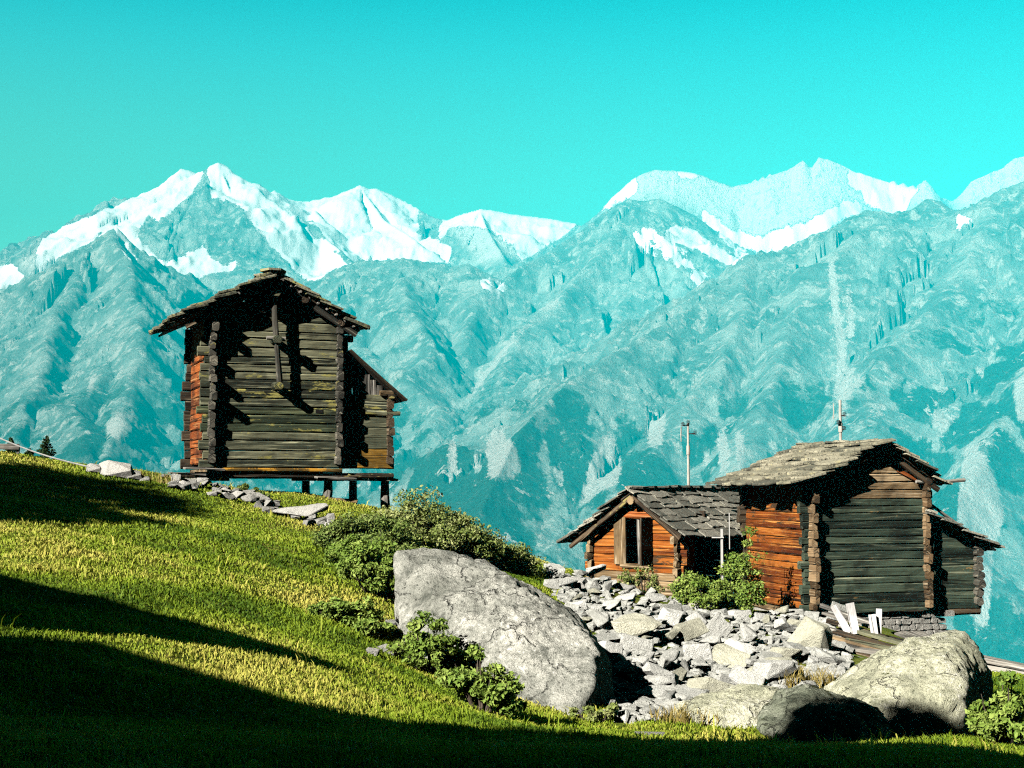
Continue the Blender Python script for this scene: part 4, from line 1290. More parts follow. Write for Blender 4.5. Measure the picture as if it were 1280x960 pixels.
def boulder(name, label, pts, mat, seed, group=None, sub=5, amp=0.06, frq=1.2, smooth_it=4, fine=0.018, cat='boulder'):
    """a rock from a hull of points in the place, rounded and weathered"""
    c = sum((Vector(p) for p in pts), Vector()) / len(pts)
    bm = bmesh.new()
    for p in pts:
        bm.verts.new(Vector(p) - c)
    bmesh.ops.convex_hull(bm, input=bm.verts)
    bmesh.ops.triangulate(bm, faces=bm.faces)
    bmesh.ops.recalc_face_normals(bm, faces=bm.faces)
    bvh = BVHTree.FromBMesh(bm)
    b2 = bmesh.new()
    bmesh.ops.create_icosphere(b2, subdivisions=sub, radius=1)
    for v in b2.verts:
        d = v.co.normalized()
        h = bvh.ray_cast(Vector((0, 0, 0)), d)
        if h[0] is not None:
            v.co = h[0]
        else:
            h = bvh.ray_cast(d * 50, -d)
            v.co = h[0] if h[0] is not None else d * 0.5
    for _ in range(smooth_it):
        bmesh.ops.smooth_vert(b2, verts=b2.verts, factor=0.5, use_axis_x=True, use_axis_y=True, use_axis_z=True)
    b2.normal_update()
    co = np.array([v.co for v in b2.verts]); no = np.array([v.normal for v in b2.verts])
    q = co + seed * 13.7
    dsp = amp * fbm(q[:, 0] * frq, q[:, 1] * frq, q[:, 2] * frq, oct=4, seed=seed) + fine * fbm(q[:, 0] * 7, q[:, 1] * 7, q[:, 2] * 7, oct=3, seed=seed + 5, ridged=True)
    co = co + no * dsp[:, None]
    for v, p in zip(b2.verts, co):
        v.co = p
    me = bpy.data.meshes.new(name)
    b2.to_mesh(me); b2.free(); bm.free()
    me.materials.append(mat)
    me.polygons.foreach_set('use_smooth', [True] * len(me.polygons))
    o = bpy.data.objects.new(name, me)
    o.location = c
    col.objects.link(o)
    return tag(o, label, cat, group)


def pp(L, dz=0.0):
    return [P(*q) for q in L]


boulder('boulder', 'huge grey lichened boulder like a leaning slab on the grass slope',
        pp([(490, 686, 20.6), (493, 740, 20.2), (503, 790, 19.6), (548, 818, 19.3), (622, 856, 18.4), (690, 908, 17.4), (722, 912, 17.3), (744, 850, 17.9), (752, 806, 18.6), (712, 768, 19.3), (625, 716, 20.2), (565, 692, 20.8), (520, 686, 21.2),
            (765, 830, 20.2), (762, 900, 19.4), (610, 704, 22.6), (725, 776, 21.2), (520, 720, 22.4), (520, 860, 20.5), (640, 930, 18.5), (770, 920, 19.5), (720, 935, 17.6)]), R_BIG, 3, amp=0.17, frq=1.0, smooth_it=2, sub=6, fine=0.055)
boulder('boulder', 'large rounded yellow-green boulder below the plank pile, right end in shade',
        pp([(1020, 862, 19.6), (1060, 836, 19.4), (1115, 816, 19.3), (1160, 800, 19.4), (1200, 797, 19.6), (1226, 812, 19.7), (1238, 845, 19.5), (1236, 885, 19.0), (1222, 925, 18.2), (1180, 945, 17.2), (1120, 942, 16.9), (1090, 900, 17.3), (1060, 880, 17.9), (1040, 872, 18.6),
            (1120, 825, 18.2), (1180, 815, 18.1), (1205, 850, 17.6), (1200, 790, 20.4), (1100, 830, 20.4), (1225, 900, 20.5), (1100, 960, 17.5), (1200, 965, 18)]), R_RIGHT, 5, amp=0.15, frq=1.2, smooth_it=2, sub=6, fine=0.05)
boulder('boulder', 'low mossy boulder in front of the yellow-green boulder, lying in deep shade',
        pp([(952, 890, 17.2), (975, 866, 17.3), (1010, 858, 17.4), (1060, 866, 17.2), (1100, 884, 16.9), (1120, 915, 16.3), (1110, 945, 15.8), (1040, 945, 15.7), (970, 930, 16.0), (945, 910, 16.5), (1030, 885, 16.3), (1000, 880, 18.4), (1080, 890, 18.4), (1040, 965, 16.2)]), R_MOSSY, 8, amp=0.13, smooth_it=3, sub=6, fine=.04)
boulder('boulder', 'flat sunlit grey boulder at the foot of the rubble heap beside the mossy boulder',
        pp([(834, 905, 17.6), (842, 882, 17.9), (875, 868, 18.1), (925, 860, 18.1), (970, 864, 17.9), (992, 884, 17.3), (975, 915, 16.9), (900, 914, 17.0), (850, 915, 17.1), (900, 890, 17.2), (920, 870, 19), (900, 930, 17.3), (970, 900, 18.6)]), R_RIGHT, 12, amp=0.11, smooth_it=2, sub=6, fine=.04)


def rock_mesh(name, seed, mat, flat=0.6, npts=13):
    rg = random.Random(seed)
    bm = bmesh.new()
    for _ in range(npts):
        v = Vector((rg.gauss(0, 1), rg.gauss(0, 1), rg.gauss(0, 1))).normalized()
        v = Vector((math.copysign(abs(v.x) ** .7, v.x), math.copysign(abs(v.y) ** .7, v.y), math.copysign(abs(v.z) ** .6, v.z)))
        bm.verts.new((v.x * .58, v.y * .48 * rg.uniform(.8, 1.1), v.z * .5 * flat * rg.uniform(.8, 1.1)))
    r = bmesh.ops.convex_hull(bm, input=bm.verts)
    bmesh.ops.delete(bm, geom=[g for g in r['geom_interior'] if isinstance(g, bmesh.types.BMVert)], context='VERTS')
    bmesh.ops.dissolve_limit(bm, angle_limit=math.radians(14), verts=bm.verts, edges=bm.edges)
    bmesh.ops.bevel(bm, geom=list(bm.edges), offset=0.022, segments=1, affect='EDGES', profile=0.6, clamp_overlap=True)
    bmesh.ops.triangulate(bm, faces=bm.faces)
    bmesh.ops.subdivide_edges(bm, edges=[e for e in bm.edges if e.calc_length() > .25], cuts=1)
    co = np.array([v.co for v in bm.verts])
    d = 0.055 * fbm(co[:, 0] * 3.3 + seed, co[:, 1] * 3.3, co[:, 2] * 3.3 + 1, oct=3, seed=seed)
    bm.normal_update()
    for v, k in zip(bm.verts, d):
        v.co += v.normal * k
    me = bpy.data.meshes.new(name)
    bm.to_mesh(me); bm.free()
    me.materials.append(mat)
    return me


STONES = {m_: [rock_mesh('stone', 100 * j + i, m_, fl) for i, fl in enumerate((.5, .6, .7, .8, .95, .45, .65, .75))] for j, m_ in enumerate((R_RUBBLE, R_LICHEN, R_WALL))}
srng = random.Random(77)


def stone(name, label, cat, loc, size, mat, group=None, rot=None, k=None):
    """size = width, depth, height in metres"""
    ms = STONES[mat]
    o = bpy.data.objects.new(name, ms[srng.randrange(len(ms)) if k is None else k])
    col.objects.link(o)
    o.location = loc
    o.scale = size
    o.rotation_euler = rot if rot else (srng.uniform(-.35, .35), srng.uniform(-.35, .35), srng.uniform(0, 6.28))
    return tag(o, label, cat, group)


PILE = 'stones of the rubble heap'
BIGST = [  # px, py, w, h, material, tilt, label
    (797, 782, 66, 44, R_LICHEN, (0.2, 0.1), 'big yellow-lichened stone high in the rubble beside the huge boulder'),
    (792, 806, 44, 30, R_RUBBLE, (0, 0.1), 'grey block propping up the big yellow-lichened stone'),
    (960, 838, 62, 30, R_LICHEN, (0.1, -0.35), 'broad tilted slab with yellow edge low in the rubble'),
    (1012, 797, 48, 44, R_LICHEN, (0.1, 0.2), 'upright grey-green stone beside the plank pile'),
    (836, 868, 86, 24, R_RUBBLE, (0.05, 0.02), 'long flat slab at the bottom of the rubble heap'),
    (822, 845, 50, 40, R_RUBBLE, (0.1, 0.3), 'large angular grey stone standing on the long flat slab'),
    (764, 814, 34, 30, R_RUBBLE, (0.1, 0.1), 'squarish pale stone against the shaded end of the huge boulder'),
    (896, 783, 30, 42, R_RUBBLE, (0.2, 0.6), 'pale slab leaning steeply in the middle of the rubble'),
    (984, 818, 40, 26, R_LICHEN, (0, 0.1), 'lichened flat stone under the upright grey-green stone'),
    (820, 750, 42, 10, R_WALL, (0.05, -0.3), 'thin grey slate tilted at the foot of the hut bushes'),
    (716, 730, 40, 16, R_WALL, (0, 0), 'flat white stone topmost at the upper left end of the rubble'),
    (1046, 766, 28, 34, R_RUBBLE, (0.1, 0.1), 'pale rough stone standing behind the white boards'),
    (922, 812, 40, 28, R_RUBBLE, (0.2, 0.2), 'dented pale block in the centre of the rubble heap'),
    (870, 815, 36, 34, R_RUBBLE, (0.3, -.2), 'grey wedge-shaped stone left of the dented pale block'),
    (778, 732, 30, 12, R_WALL, (0, .1), 'rounded white stone below the hut window'),
]
for (x_, y_, w_, h_, m_, tl, lb) in BIGST:
    g_ = hit(x_, y_ + h_ * 0.42)
    s_ = g_.y / F
    stone('rubble_stone', lb, 'stone', g_ + UPZ * (h_ * s_ * .36), (w_ * s_ * 1.02, w_ * s_ * .8, max(h_ * s_ * 1.5, .12)), m_, PILE, (tl[0], tl[1], srng.uniform(-.4, .4)))

RUB = [(690, 722), (745, 716), (775, 738), (835, 752), (870, 762), (935, 766), (1000, 770), (1035, 778), (1066, 812), (1062, 842), (1000, 868), (950, 874), (880, 880), (845, 896), (770, 912), (752, 880), (752, 800), (715, 764), (690, 744)]
spots = []
tries = 0
while len(spots) < 252 and tries < 30000:
    tries += 1
    x_, y_ = srng.uniform(690, 1070), srng.uniform(716, 905)
    if not inpoly(np.array([x_]), np.array([y_]), RUB)[0]:
        continue
    w_ = srng.choice((14, 17, 20, 24, 28, 34, 40)) * (0.66 + 0.55 * (y_ - 716) / 190)
    if any(abs(x_ - a) < 0.42 * (w_ + ww) and abs(y_ - c_) < 0.24 * (w_ + ww) for a, c_, ww in spots):
        continue
    spots.append((x_, y_, w_))
for (x_, y_, w_) in spots:
    g_ = hit(x_, y_)
    s_ = g_.y / F
    m_ = R_LICHEN if srng.random() < 0.08 else R_RUBBLE
    big = w_ > 24
    zone = 'beside the huge boulder' if x_ < 800 else ('below the hut bushes' if x_ < 925 else 'below the orange cabin wall')
    lb = ('%s %s angular stone in the rubble %s' % ('larger' if big else 'small', 'yellowish' if m_ is R_LICHEN else 'pale grey', zone))
    W_ = w_ * s_
    stone('rubble_stone', lb, 'stone', g_ + UPZ * W_ * srng.uniform(.12, .75), (W_ * 1.4, W_ * srng.uniform(.8, 1.3), W_ * srng.uniform(.7, 1.6)), m_, PILE)
# small stuff between the stones
rb = MB()
rr_ = random.Random(5)
for _ in range(2900):
    x_, y_ = rr_.uniform(690, 1070), rr_.uniform(716, 905)
    if not inpoly(np.array([x_]), np.array([y_]), RUB)[0]:
        continue
    g_ = hit(x_, y_)
    r_ = rr_.uniform(.06, .20)
    me = STONES[R_RUBBLE][rr_.randrange(8)]
    M = Matrix.Translation(g_ + UPZ * r_ * .3) @ Matrix.Rotation(rr_.uniform(0, 6), 4, 'Z') @ Matrix.Rotation(rr_.uniform(-.5, .5), 4, 'X') @ Matrix.Diagonal((r_ * 1.6, r_ * 1.5, r_ * 1.3, 1))
    rb.add([M @ v.co for v in me.vertices], [tuple(p.vertices) for p in me.polygons], None, rr_.random())
rb = rb.build('rubble', R_RUBBLE)
tag(rb, 'broken stone chips filling the gaps of the rubble heap', 'rubble', kind='stuff')

# the low tumbled wall and the pale mound on the crest
WALL = 'stones of the low tumbled wall'
for (x_, y_, w_, h_, lb) in ((374, 637, 64, 20, 'long flat grey slab lying on the low tumbled wall'), (398, 652, 46, 24, 'dark shaded block under the long flat slab of the wall'), (412, 646, 20, 22, 'upright white stone at the lower end of the low wall')):
    g_ = P(x_, y_ + h_ * .3, 29.2); s_ = g_.y / F
    stone('wall_stone', lb, 'stone', g_ + UPZ * h_ * s_ * .2, (w_ * s_, w_ * s_ * .7, h_ * s_ * 1.6), R_WALL, WALL, (0.05, -.12, .1))
for i in range(62):
    t = srng.random()
    x_ = 196 + 236 * t
    y_ = float(np.interp(x_, [196, 250, 300, 350, 400, 432], [602, 609, 622, 638, 655, 668])) + srng.uniform(-9, 4)
    w_ = srng.uniform(11, 24)
    g_ = hit(x_, y_ + 4); g_ = P(x_, y_, min(g_.y, 30.6)); s_ = g_.y / F
    gg = gz(g_.x, g_.y)
    g_.z = max(g_.z, gg + .04)
    lb = 'grey stone in the low tumbled wall %s' % ('below the raised granary' if x_ < 330 else 'between the granary stilts and the shrubs')
    stone('wall_stone', lb, 'stone', g_, (w_ * s_ * 1.1, w_ * s_ * .8, w_ * s_ * srng.uniform(.6, 1.0)), R_WALL, WALL)
for (x_, y_, w_, h_, lb) in ((144, 585, 46, 26, 'big rounded white boulder on the grassy crest left of the granary'), (117, 584, 20, 14, 'small pale stone left of the white boulder on the crest'), (166, 592, 24, 15, 'pale stone right of the white boulder on the crest'), (180, 598, 16, 10, 'smallest pale stone between the white boulder and the wall')):
    g_ = P(x_, y_ + h_ * .2, 29.9); s_ = g_.y / F
    stone('pale_stone', lb, 'boulder' if w_ > 40 else 'stone', g_, (w_ * s_ * 1.05, w_ * s_ * .8, h_ * s_ * 1.35), R_WALL, None, (0.1, .1, .3), 4)
for (x_, y_, w_, h_, lb) in ((484, 812, 36, 16, 'flat grey stone in the grass left of the huge boulder'), (466, 816, 18, 12, 'small rough stone in the grass beside the flat grey stone'), (492, 778, 26, 10, 'half-buried pale stone under the green shrub'), (812, 916, 36, 10, 'white flat stone in the grass below the rubble'), (757, 722, 18, 10, 'small white stone in the grass at the hut corner')):
    g_ = hit(x_, y_ + h_ * .4); s_ = g_.y / F
    stone('grass_stone', lb, 'stone', g_ + UPZ * h_ * s_ * .3, (w_ * s_, w_ * s_ * .8, h_ * s_ * 1.5), R_WALL, None, (0.1, .05, .2))
# ------------------------------------------------------------------ grass
grng = np.random.default_rng(4)


def blades(n, r0, r1, half, hmin, hmax, keep, wid=0.008):
    r = r0 + (r1 - r0) * grng.random(n) ** 1.0
    a = (grng.random(n) * 2 - 1) * half
    x, y = r * np.sin(a), r * np.cos(a)
    k = keep(x, y)
    x, y, r = x[k], y[k], r[k]
    z = ground_z(x, y)
    n = len(x)
    tuft = fbm(x / 0.7, y / 0.7, oct=3, seed=41)
    dry = fbm(x / 2.6, y / 2.6, oct=4, seed=43)
    h = (hmin + (hmax - hmin) * grng.random(n) ** 2) * (1 + 0.6 * tuft)
    th = grng.random(n) * 6.283
    w = wid * (0.7 + 0.6 * grng.random(n)) * np.clip(r / 11, 0.8, 2.4)
    lean = 0.25 + 0.55 * grng.random(n)
    la = grng.random(n) * 6.283
    dx, dy = np.cos(th) * w, np.sin(th) * w
    lx, ly = np.cos(la) * h * lean, np.sin(la) * h * lean
    V = np.empty((n, 5, 3))
    V[:, 0] = np.stack([x - dx, y - dy, z - .015], -1); V[:, 1] = np.stack([x + dx, y + dy, z - .015], -1)
    V[:, 2] = np.stack([x + lx * .35 - dx * .8, y + ly * .35 - dy * .8, z + h * .6], -1); V[:, 3] = np.stack([x + lx * .35 + dx * .8, y + ly * .35 + dy * .8, z + h * .6], -1)
    V[:, 4] = np.stack([x + lx, y + ly, z + h * (1 - .25 * lean)], -1)
    b = np.arange(n)[:, None] * 5
    T = np.concatenate([b + np.array([[0, 1, 3]]), b + np.array([[0, 3, 2]]), b + np.array([[2, 3, 4]])], 1).reshape(-1, 3)
    rnd = np.clip(0.44 + 0.95 * dry + 0.40 * (grng.random(n) - .5) + 0.25 * tuft, 0, 1)
    return V.reshape(-1, 3), T, np.repeat(rnd, 5)


def keep_grass(x, y):
    z = ground_z(x, y)
    qx_, qy_ = proj(x, y, z)
    k = ~inpoly(qx_, qy_, RUB)
    k &= ~((qx_ > 735) & (qx_ < 1240) & (y > 26) & (qy_ > 716))
    k &= ~((qx_ > 1000) & (qx_ < 1180) & (qy_ > 750) & (y > 20.5))
    k &= (y < 44)
    return k


V1, T1, R1 = blades(700000, 4.5, 36, 0.60, 0.03, 0.072, keep_grass, 0.0055)
V2, T2, R2 = blades(11000, 6, 34, 0.60, 0.09, 0.22, lambda x, y: keep_grass(x, y) & (fbm(x / 1.1, y / 1.1, oct=3, seed=88) > 0.12), 0.006)
V = np.concatenate([V1, V2]); T = np.concatenate([T1, T2 + len(V1)]); R = np.concatenate([R1, np.clip(R2 + .25, 0, 1)])
grass = np_mesh('grass', V, T, L_GRASS, {'rnd': R}, smooth=False)
tag(grass, 'short yellow-green meadow grass covering the slope', 'grass', kind='stuff')

# ------------------------------------------------------------------ shrubs


def leaf_cloud(centres, radii, per, size, rg, up=0.35, shade=None):
    C = np.repeat(np.array(centres), per, 0); Rr = np.repeat(np.array(radii), per, 0)
    n = len(C)
    d = rg.normal(size=(n, 3)); d /= np.linalg.norm(d, axis=1)[:, None]
    rr = rg.random(n) ** 0.45
    p = C + d * Rr * rr[:, None]
    nrm = d * 0.7 + rg.normal(size=(n, 3)) * 0.8 + np.array([0, 0, up])
    nrm /= np.linalg.norm(nrm, axis=1)[:, None]
    t = np.cross(nrm, rg.normal(size=(n, 3))); t /= np.linalg.norm(t, axis=1)[:, None]
    b = np.cross(nrm, t)
    s = size * (0.6 + 0.8 * rg.random(n))[:, None]
    V = np.empty((n, 4, 3))
    V[:, 0] = p - t * s; V[:, 1] = p - b * s * .5 + nrm * s * .1; V[:, 2] = p + t * s; V[:, 3] = p + b * s * .5 + nrm * s * .1
    Q = (np.arange(n)[:, None] * 4 + np.arange(4)[None]).reshape(-1, 4)
    clump = np.repeat(rg.random(len(centres)), per)
    rnd = np.clip(0.25 + 0.35 * clump + 0.4 * rg.random(n), 0, 1)
    return V.reshape(-1, 3), Q, np.repeat(rnd, 4)


def shrub(name, label, cat, base, w, d, h, n_clump, per, leaf, mat, seed, group=None, twigs=10, top=0.6):
    rg = np.random.default_rng(seed); r2 = random.Random(seed)
    root = thing(name, label, cat, base, 0, group)
    cs, rs = [], []
    st = MB()
    per = int(per * .95); leaf = leaf * .80
    for i in range(int(n_clump * 1.75)):
        a = r2.uniform(0, 6.283); q = math.sqrt(r2.random())
        x, y = math.cos(a) * q * w / 2, math.sin(a) * q * d / 2
        hh = h * (1 - 0.55 * q * q) * r2.uniform(.35, 1.0)
        gx_ = gz(base[0] + x, base[1] + y) - base[2]
        c = (x * 1.06, y * 1.06, gx_ + hh * r2.uniform(.62, .95))
        cs.append(c); k = r2.uniform(.05, .20) * (w + h) / 2 * .85
        rs.append((k * 1.15, k, k * r2.uniform(.6, .95)))
        if i < twigs * 2:
            st.tube([(x * .3, y * .3, gx_ * .3 - .05), (x * .75, y * .75, gx_ + hh * .45), (x * 1.05, y * 1.05, gx_ + hh * 1.02)], [.016, .011, .004], 5, r2.random())
    V, Q, R = leaf_cloud(cs, rs, per, leaf, rg)
    np_mesh('foliage', V, Q, mat, {'rnd': R}, smooth=False, parent=root)
    st.build('stems', P_BARK, root)
    return root


def at_hit(x, y):
    return hit(x, y)


g_ = hit(540, 692); shrub('leafy_bush', 'wide pale green bush on the crest above the huge boulder', 'bush', g_, 2.7, 1.7, 1.35, 52, 230, .045, L_PALE, 1, twigs=8)
g_ = hit(612, 706); shrub('leafy_bush', 'low bush with bare twigs behind the top of the huge boulder', 'bush', g_, 2.0, 1.3, .85, 30, 170, .040, L_PALE, 2, twigs=14)
g_ = hit(468, 744); shrub('leafy_bush', 'dense green shrub on the slope left of the huge boulder', 'bush', g_, 1.45, 1.7, 1.15, 50, 230, .044, L_GREEN, 3)
g_ = hit(448, 786); shrub('leafy_bush', 'low dark leafy clump in the grass below the dense green shrub', 'bush', g_, 1.25, 1.0, .42, 26, 160, .040, L_GREEN, 4)
g_ = hit(440, 672); shrub('leafy_bush', 'small green shrub at the lower end of the low wall', 'bush', g_, .85, .7, .42, 14, 150, .042, L_BUSH, 5)
g_ = hit(470, 700); shrub('leafy_bush', 'green shrub between the crest bush and the low wall', 'bush', g_, 1.9, 1.3, .95, 48, 200, .043, L_BUSH, 15)
g_ = hit(537, 842); shrub('leafy_bush', 'light green weeds growing against the left face of the huge boulder', 'bush', g_, .98, .7, .8, 26, 150, .042, L_GREEN, 6)
g_ = hit(604, 892); shrub('leafy_bush', 'round bright green weed bush at the foot of the huge boulder', 'bush', g_, .75, .6, .8, 24, 150, .042, L_GREEN, 7)
g_ = hit(886, 764); shrub('leafy_bush', 'broad green bush in front of the dark open side of the hut', 'bush', g_, 1.75, 1.1, 1.15, 34, 200, .046, L_GREEN, 8)
g_ = hit(926, 766); shrub('sapling', 'tall thin sapling against the orange cabin wall', 'sapling', g_, 1.0, .8, 2.35, 30, 100, .050, L_GREEN, 9)
g_ = hit(806, 744); shrub('leafy_bush', 'thin yellowish weeds below the hut window', 'bush', g_, 1.25, .7, .78, 16, 70, .042, L_PALE, 10)
g_ = hit(1262, 935); shrub('leafy_bush', 'dark green bush in the shade right of the yellow-green boulder', 'bush', g_, .62, .7, .72, 22, 170, .040, L_GREEN, 11)
g_ = hit(306, 622); shrub('leafy_bush', 'small tuft of leaves under the raised granary', 'bush', Vector((g_.x, 31.5, gz(g_.x, 31.5))), .7, .5, .42, 10, 90, .04, L_BUSH, 12)
g_ = hit(930, 778); shrub('leafy_bush', 'little yellow-green weed at the base of the orange cabin wall', 'bush', g_, .5, .4, .4, 8, 80, .04, L_GREEN, 13)
g_ = hit(745, 905); shrub('leafy_bush', 'sparse weeds between the huge boulder and the rubble', 'bush', g_, .6, .4, .35, 8, 60, .04, L_PALE, 14)
# dry tufts
for (x_, y_, n_, h_, lb) in ((1010, 858, 260, .32, 'ochre dry grass tuft between the rubble and the mossy boulder'), (870, 905, 420, .22, 'yellow dry grass tuft in front of the flat sunlit boulder'), (640, 712, 200, .3, 'dry grass tuft on the edge behind the huge boulder'), (196, 604, 120, .3, 'dry grass tuft on the crest left of the granary')):
    g_ = hit(x_, y_); tb = MB(); r2 = random.Random(int(x_))
    for _ in range(n_):
        a, q = r2.uniform(0, 6.28), math.sqrt(r2.random()) * .42
        p = Vector((math.cos(a) * q * 1.3, math.sin(a) * q * .7, 0)); p.z = gz(g_.x + p.x, g_.y + p.y) - g_.z - .02
        hh = h_ * r2.uniform(.5, 1.2); l = Vector((r2.uniform(-.5, .5), r2.uniform(-.5, .5), 0)) * hh
        s = Vector((math.cos(a * 3), math.sin(a * 3), 0)) * .006
        tb.add([p - s, p + s, p + l * .4 + s + UPZ * hh * .6, p + l * .4 - s + UPZ * hh * .6, p + l + UPZ * hh * .95], [(0, 1, 2, 3), (3, 2, 4)], None, r2.random())
    o = tb.build('grass_tuft', L_DRY); o.location = g_
    tag(o, lb, 'grass tuft')
# small spruces beyond the crest


def conifer(name, label, top, h, rad, seed, group=None, per=26, dens=1.0):
    rg = np.random.default_rng(seed); r2 = random.Random(seed)
    base = Vector((top.x, top.y, top.z - h))
    root = thing(name, label, 'tree', base, 0, group)
    t = MB(); t.tube([(0, 0, -.4), (0, 0, h * .5), (0, 0, h * .98)], [h * .022, h * .014, .01], 8, .3); t.build('trunk', P_BARK, root)
    cs, rs = [], []
    lv = 15
    for i in range(lv):
        f = (i + .5) / lv
        z = h * (.10 + .9 * f); R_ = rad * (1 - f) ** .85 + .01
        for k in range(max(3, int(7 * (1 - f) + 3))):
            a = r2.uniform(0, 6.283); q = r2.uniform(.45, 1.0)
            cs.append((math.cos(a) * R_ * q, math.sin(a) * R_ * q, z - R_ * q * .35))
            rs.append((R_ * .30 + .02, R_ * .30 + .02, h * .035))
    V, Q, R = leaf_cloud(cs, rs, per, .03, rg, 0.1)
    np_mesh('crown', V, Q, L_NEEDLE, {'rnd': R}, smooth=False, parent=root)
    return root


for (x_, y_, Y_, lb) in ((58, 545, 32.5, 'small dark spruce poking above the grassy crest below the cable'), (14, 547, 32.8, 'spruce top at the left edge behind the pale rail'), (36, 561, 32.2, 'tiniest spruce tip showing between the two others')):
    tp = P(x_, y_, Y_); conifer('spruce_tree', lb, tp, tp.z - gz(tp.x, tp.y) + .1, .36, int(x_), 'young spruces beyond the crest')
# ------------------------------------------------------------------ planks, poles, cable
rng = random.Random(91)
PL = 'planks in the pile beside the cabin'


def plank(name, label, a, b_, w, t, mat, group=None, up=UPZ, cat='plank', taper=1.0):
    c = (a + b_) / 2
    m_ = MB(); m_.beam(a - c, b_ - c, w, t, rng, up=up, jit=.006, bev=.12, taper=taper)
    o = m_.build(name, mat); o.location = c
    return tag(o, label, cat, group)


for (x0, y0, Y0, x1, y1, Y1, w, t, mt, lb) in (
    (1026, 757, 31.4, 1100, 783, 30.4, .09, .09, W_GREY, 'thin pale pole sticking out at the top left of the plank pile'),
    (1030, 766, 31.0, 1090, 784, 30.2, .2, .05, W_GREY, 'short grey plank under the thin pale pole'),
    (1044, 790, 29.6, 1128, 812, 28.6, .26, .07, W_BROWN, 'dark broad plank on top of the pile with orange break'),
    (1040, 796, 29.2, 1118, 818, 28.2, .18, .06, W_TAN, 'tan plank in the middle of the plank pile'),
    (1062, 786, 30.0, 1142, 808, 29.0, .2, .07, W_DARK, 'mossy dark plank reaching furthest right in the pile'),
    (1042, 803, 28.8, 1105, 820, 28.0, .22, .06, W_GREY, 'silver grey plank low in the pile'),
    (1048, 811, 28.4, 1098, 822, 27.8, .24, .08, W_BROWN, 'short dark plank at the bottom of the pile'),
    (1072, 812, 28.2, 1122, 818, 27.6, .3, .07, W_GREY, 'wide weathered board at the bottom front of the pile'),
    (1034, 776, 30.6, 1108, 797, 29.6, .10, .10, W_BROWN, 'dark round pole between the two upper planks of the pile'),
    (1050, 782, 30.4, 1120, 801, 29.5, .16, .05, W_GREY, 'pale edge plank just below the white boards'),
    (1036, 786, 29.9, 1100, 806, 28.9, .14, .06, W_GREY, 'split grey plank at the left end of the pile'),
    (1058, 800, 29.0, 1136, 816, 28.0, .12, .08, W_DARK, 'dark squared pole across the front of the pile'),
    (1086, 790, 30.4, 1150, 806, 29.6, .14, .05, W_BROWN, 'brown plank sloping down behind the narrow white board'),
    (1040, 818, 28.0, 1090, 828, 27.2, .2, .08, W_GREY, 'broken grey plank end next to the upright grey-green stone'),
    (1110, 797, 30.2, 1142, 808, 29.4, .08, .06, W_GREY, 'thin pale lath beside the shaded gap of the pile')):
    plank('plank', lb, P(x0, y0, Y0), P(x1, y1, Y1), w, t, mt, PL)
plank('board', 'grey board lying flat behind the yellow-green boulder', P(1132, 790, 30.4), P(1168, 804, 29.4), .7, .04, W_GREY, None)
for (x0, y0, x1, y1, Y, w, lb) in ((1042, 757, 1061, 787, 29.9, .15, 'white board leaning left out of the plank pile'), (1062, 754, 1070, 788, 29.8, .17, 'tallest white board standing upright in the plank pile'), (1099, 761, 1097, 796, 29.8, .12, 'narrow white board standing at the right of the pile'), (1090, 768, 1094, 796, 29.7, .15, 'short broken white board beside the narrow white one')):
    plank('white_board', lb, P(x1, y1 + 4, Y), P(x0, y0, Y), w, .04, W_WHITE, 'white boards in the plank pile', up=Vector((0, -1, 0)), cat='board')
for (y0, y1, w, mt, lb) in ((823, 832, .3, W_GREY, 'topmost white plank of the stack at the right edge'), (832, 840, .3, W_GREY, 'second grey plank of the stack at the right edge'), (840, 848, .34, W_BROWN, 'dark plank in the lower half of the stack at the right edge'), (848, 855, .36, W_GREY, 'lowest grey plank of the stack at the right edge')):
    plank('plank', lb, P(1225, y0, 26.4), P(1285, y1 + 3, 26.0), w, .10, mt, 'planks stacked at the right edge')
plank('plank', 'long pale plank lying on the ground under the granary', P(352, 620, 33.6), P(447, 626, 33.9), .16, .08, W_TAN)

# pole with two insulators behind the hut, mast behind the cabin
for (x_, y_, Y_, r_, lb, side) in ((860, 529, 47.0, .04, 'pale pole with dark insulators rising behind the hut roof', ((-.18, -.06), (.0, .0), (.22, -.34))), (1050, 500, 46.0, .045, 'pale mast with small fittings rising behind the cabin roof', ((.12, -.5), (-.08, -.75), (.1, -.95)))):
    tp = P(x_, y_, Y_); zb = gz(tp.x, tp.y)
    root = thing('utility_pole', lb, 'pole', (tp.x, tp.y, zb - .3))
    H_ = tp.z - zb + .3
    m_ = MB(); m_.tube([(0, 0, 0), (0, 0, H_ * .6), (0, 0, H_)], [r_ * 1.8, r_ * 1.3, r_], 10, .5); m_.build('pole_shaft', P_POLE, root)
    m_ = MB(); m_.tube([(0, 0, H_ - 1.05), (0, 0, H_ - .75)], r_ * 1.6, 10); m_.build('clamp', P_POLE, root)
    for dx, dz in side:
        m_ = MB(); m_.tube([(0, -.02, H_ + dz - .02), (dx, -.08, H_ + dz)], .02, 6)
        for k in range(4):
            m_.tube([(dx, -.08, H_ + dz + k * .035 - .04), (dx, -.08, H_ + dz + k * .035 - .02)], .05 if k % 2 else .07, 10)
        m_.build('insulator', P_DARK, root)
    m_ = MB(); m_.beam((-.24, -.07, H_ - .12), (-.24, -.07, H_ - .62), .035, .03, rng); m_.build('bracket_rod', P_POLE, root)
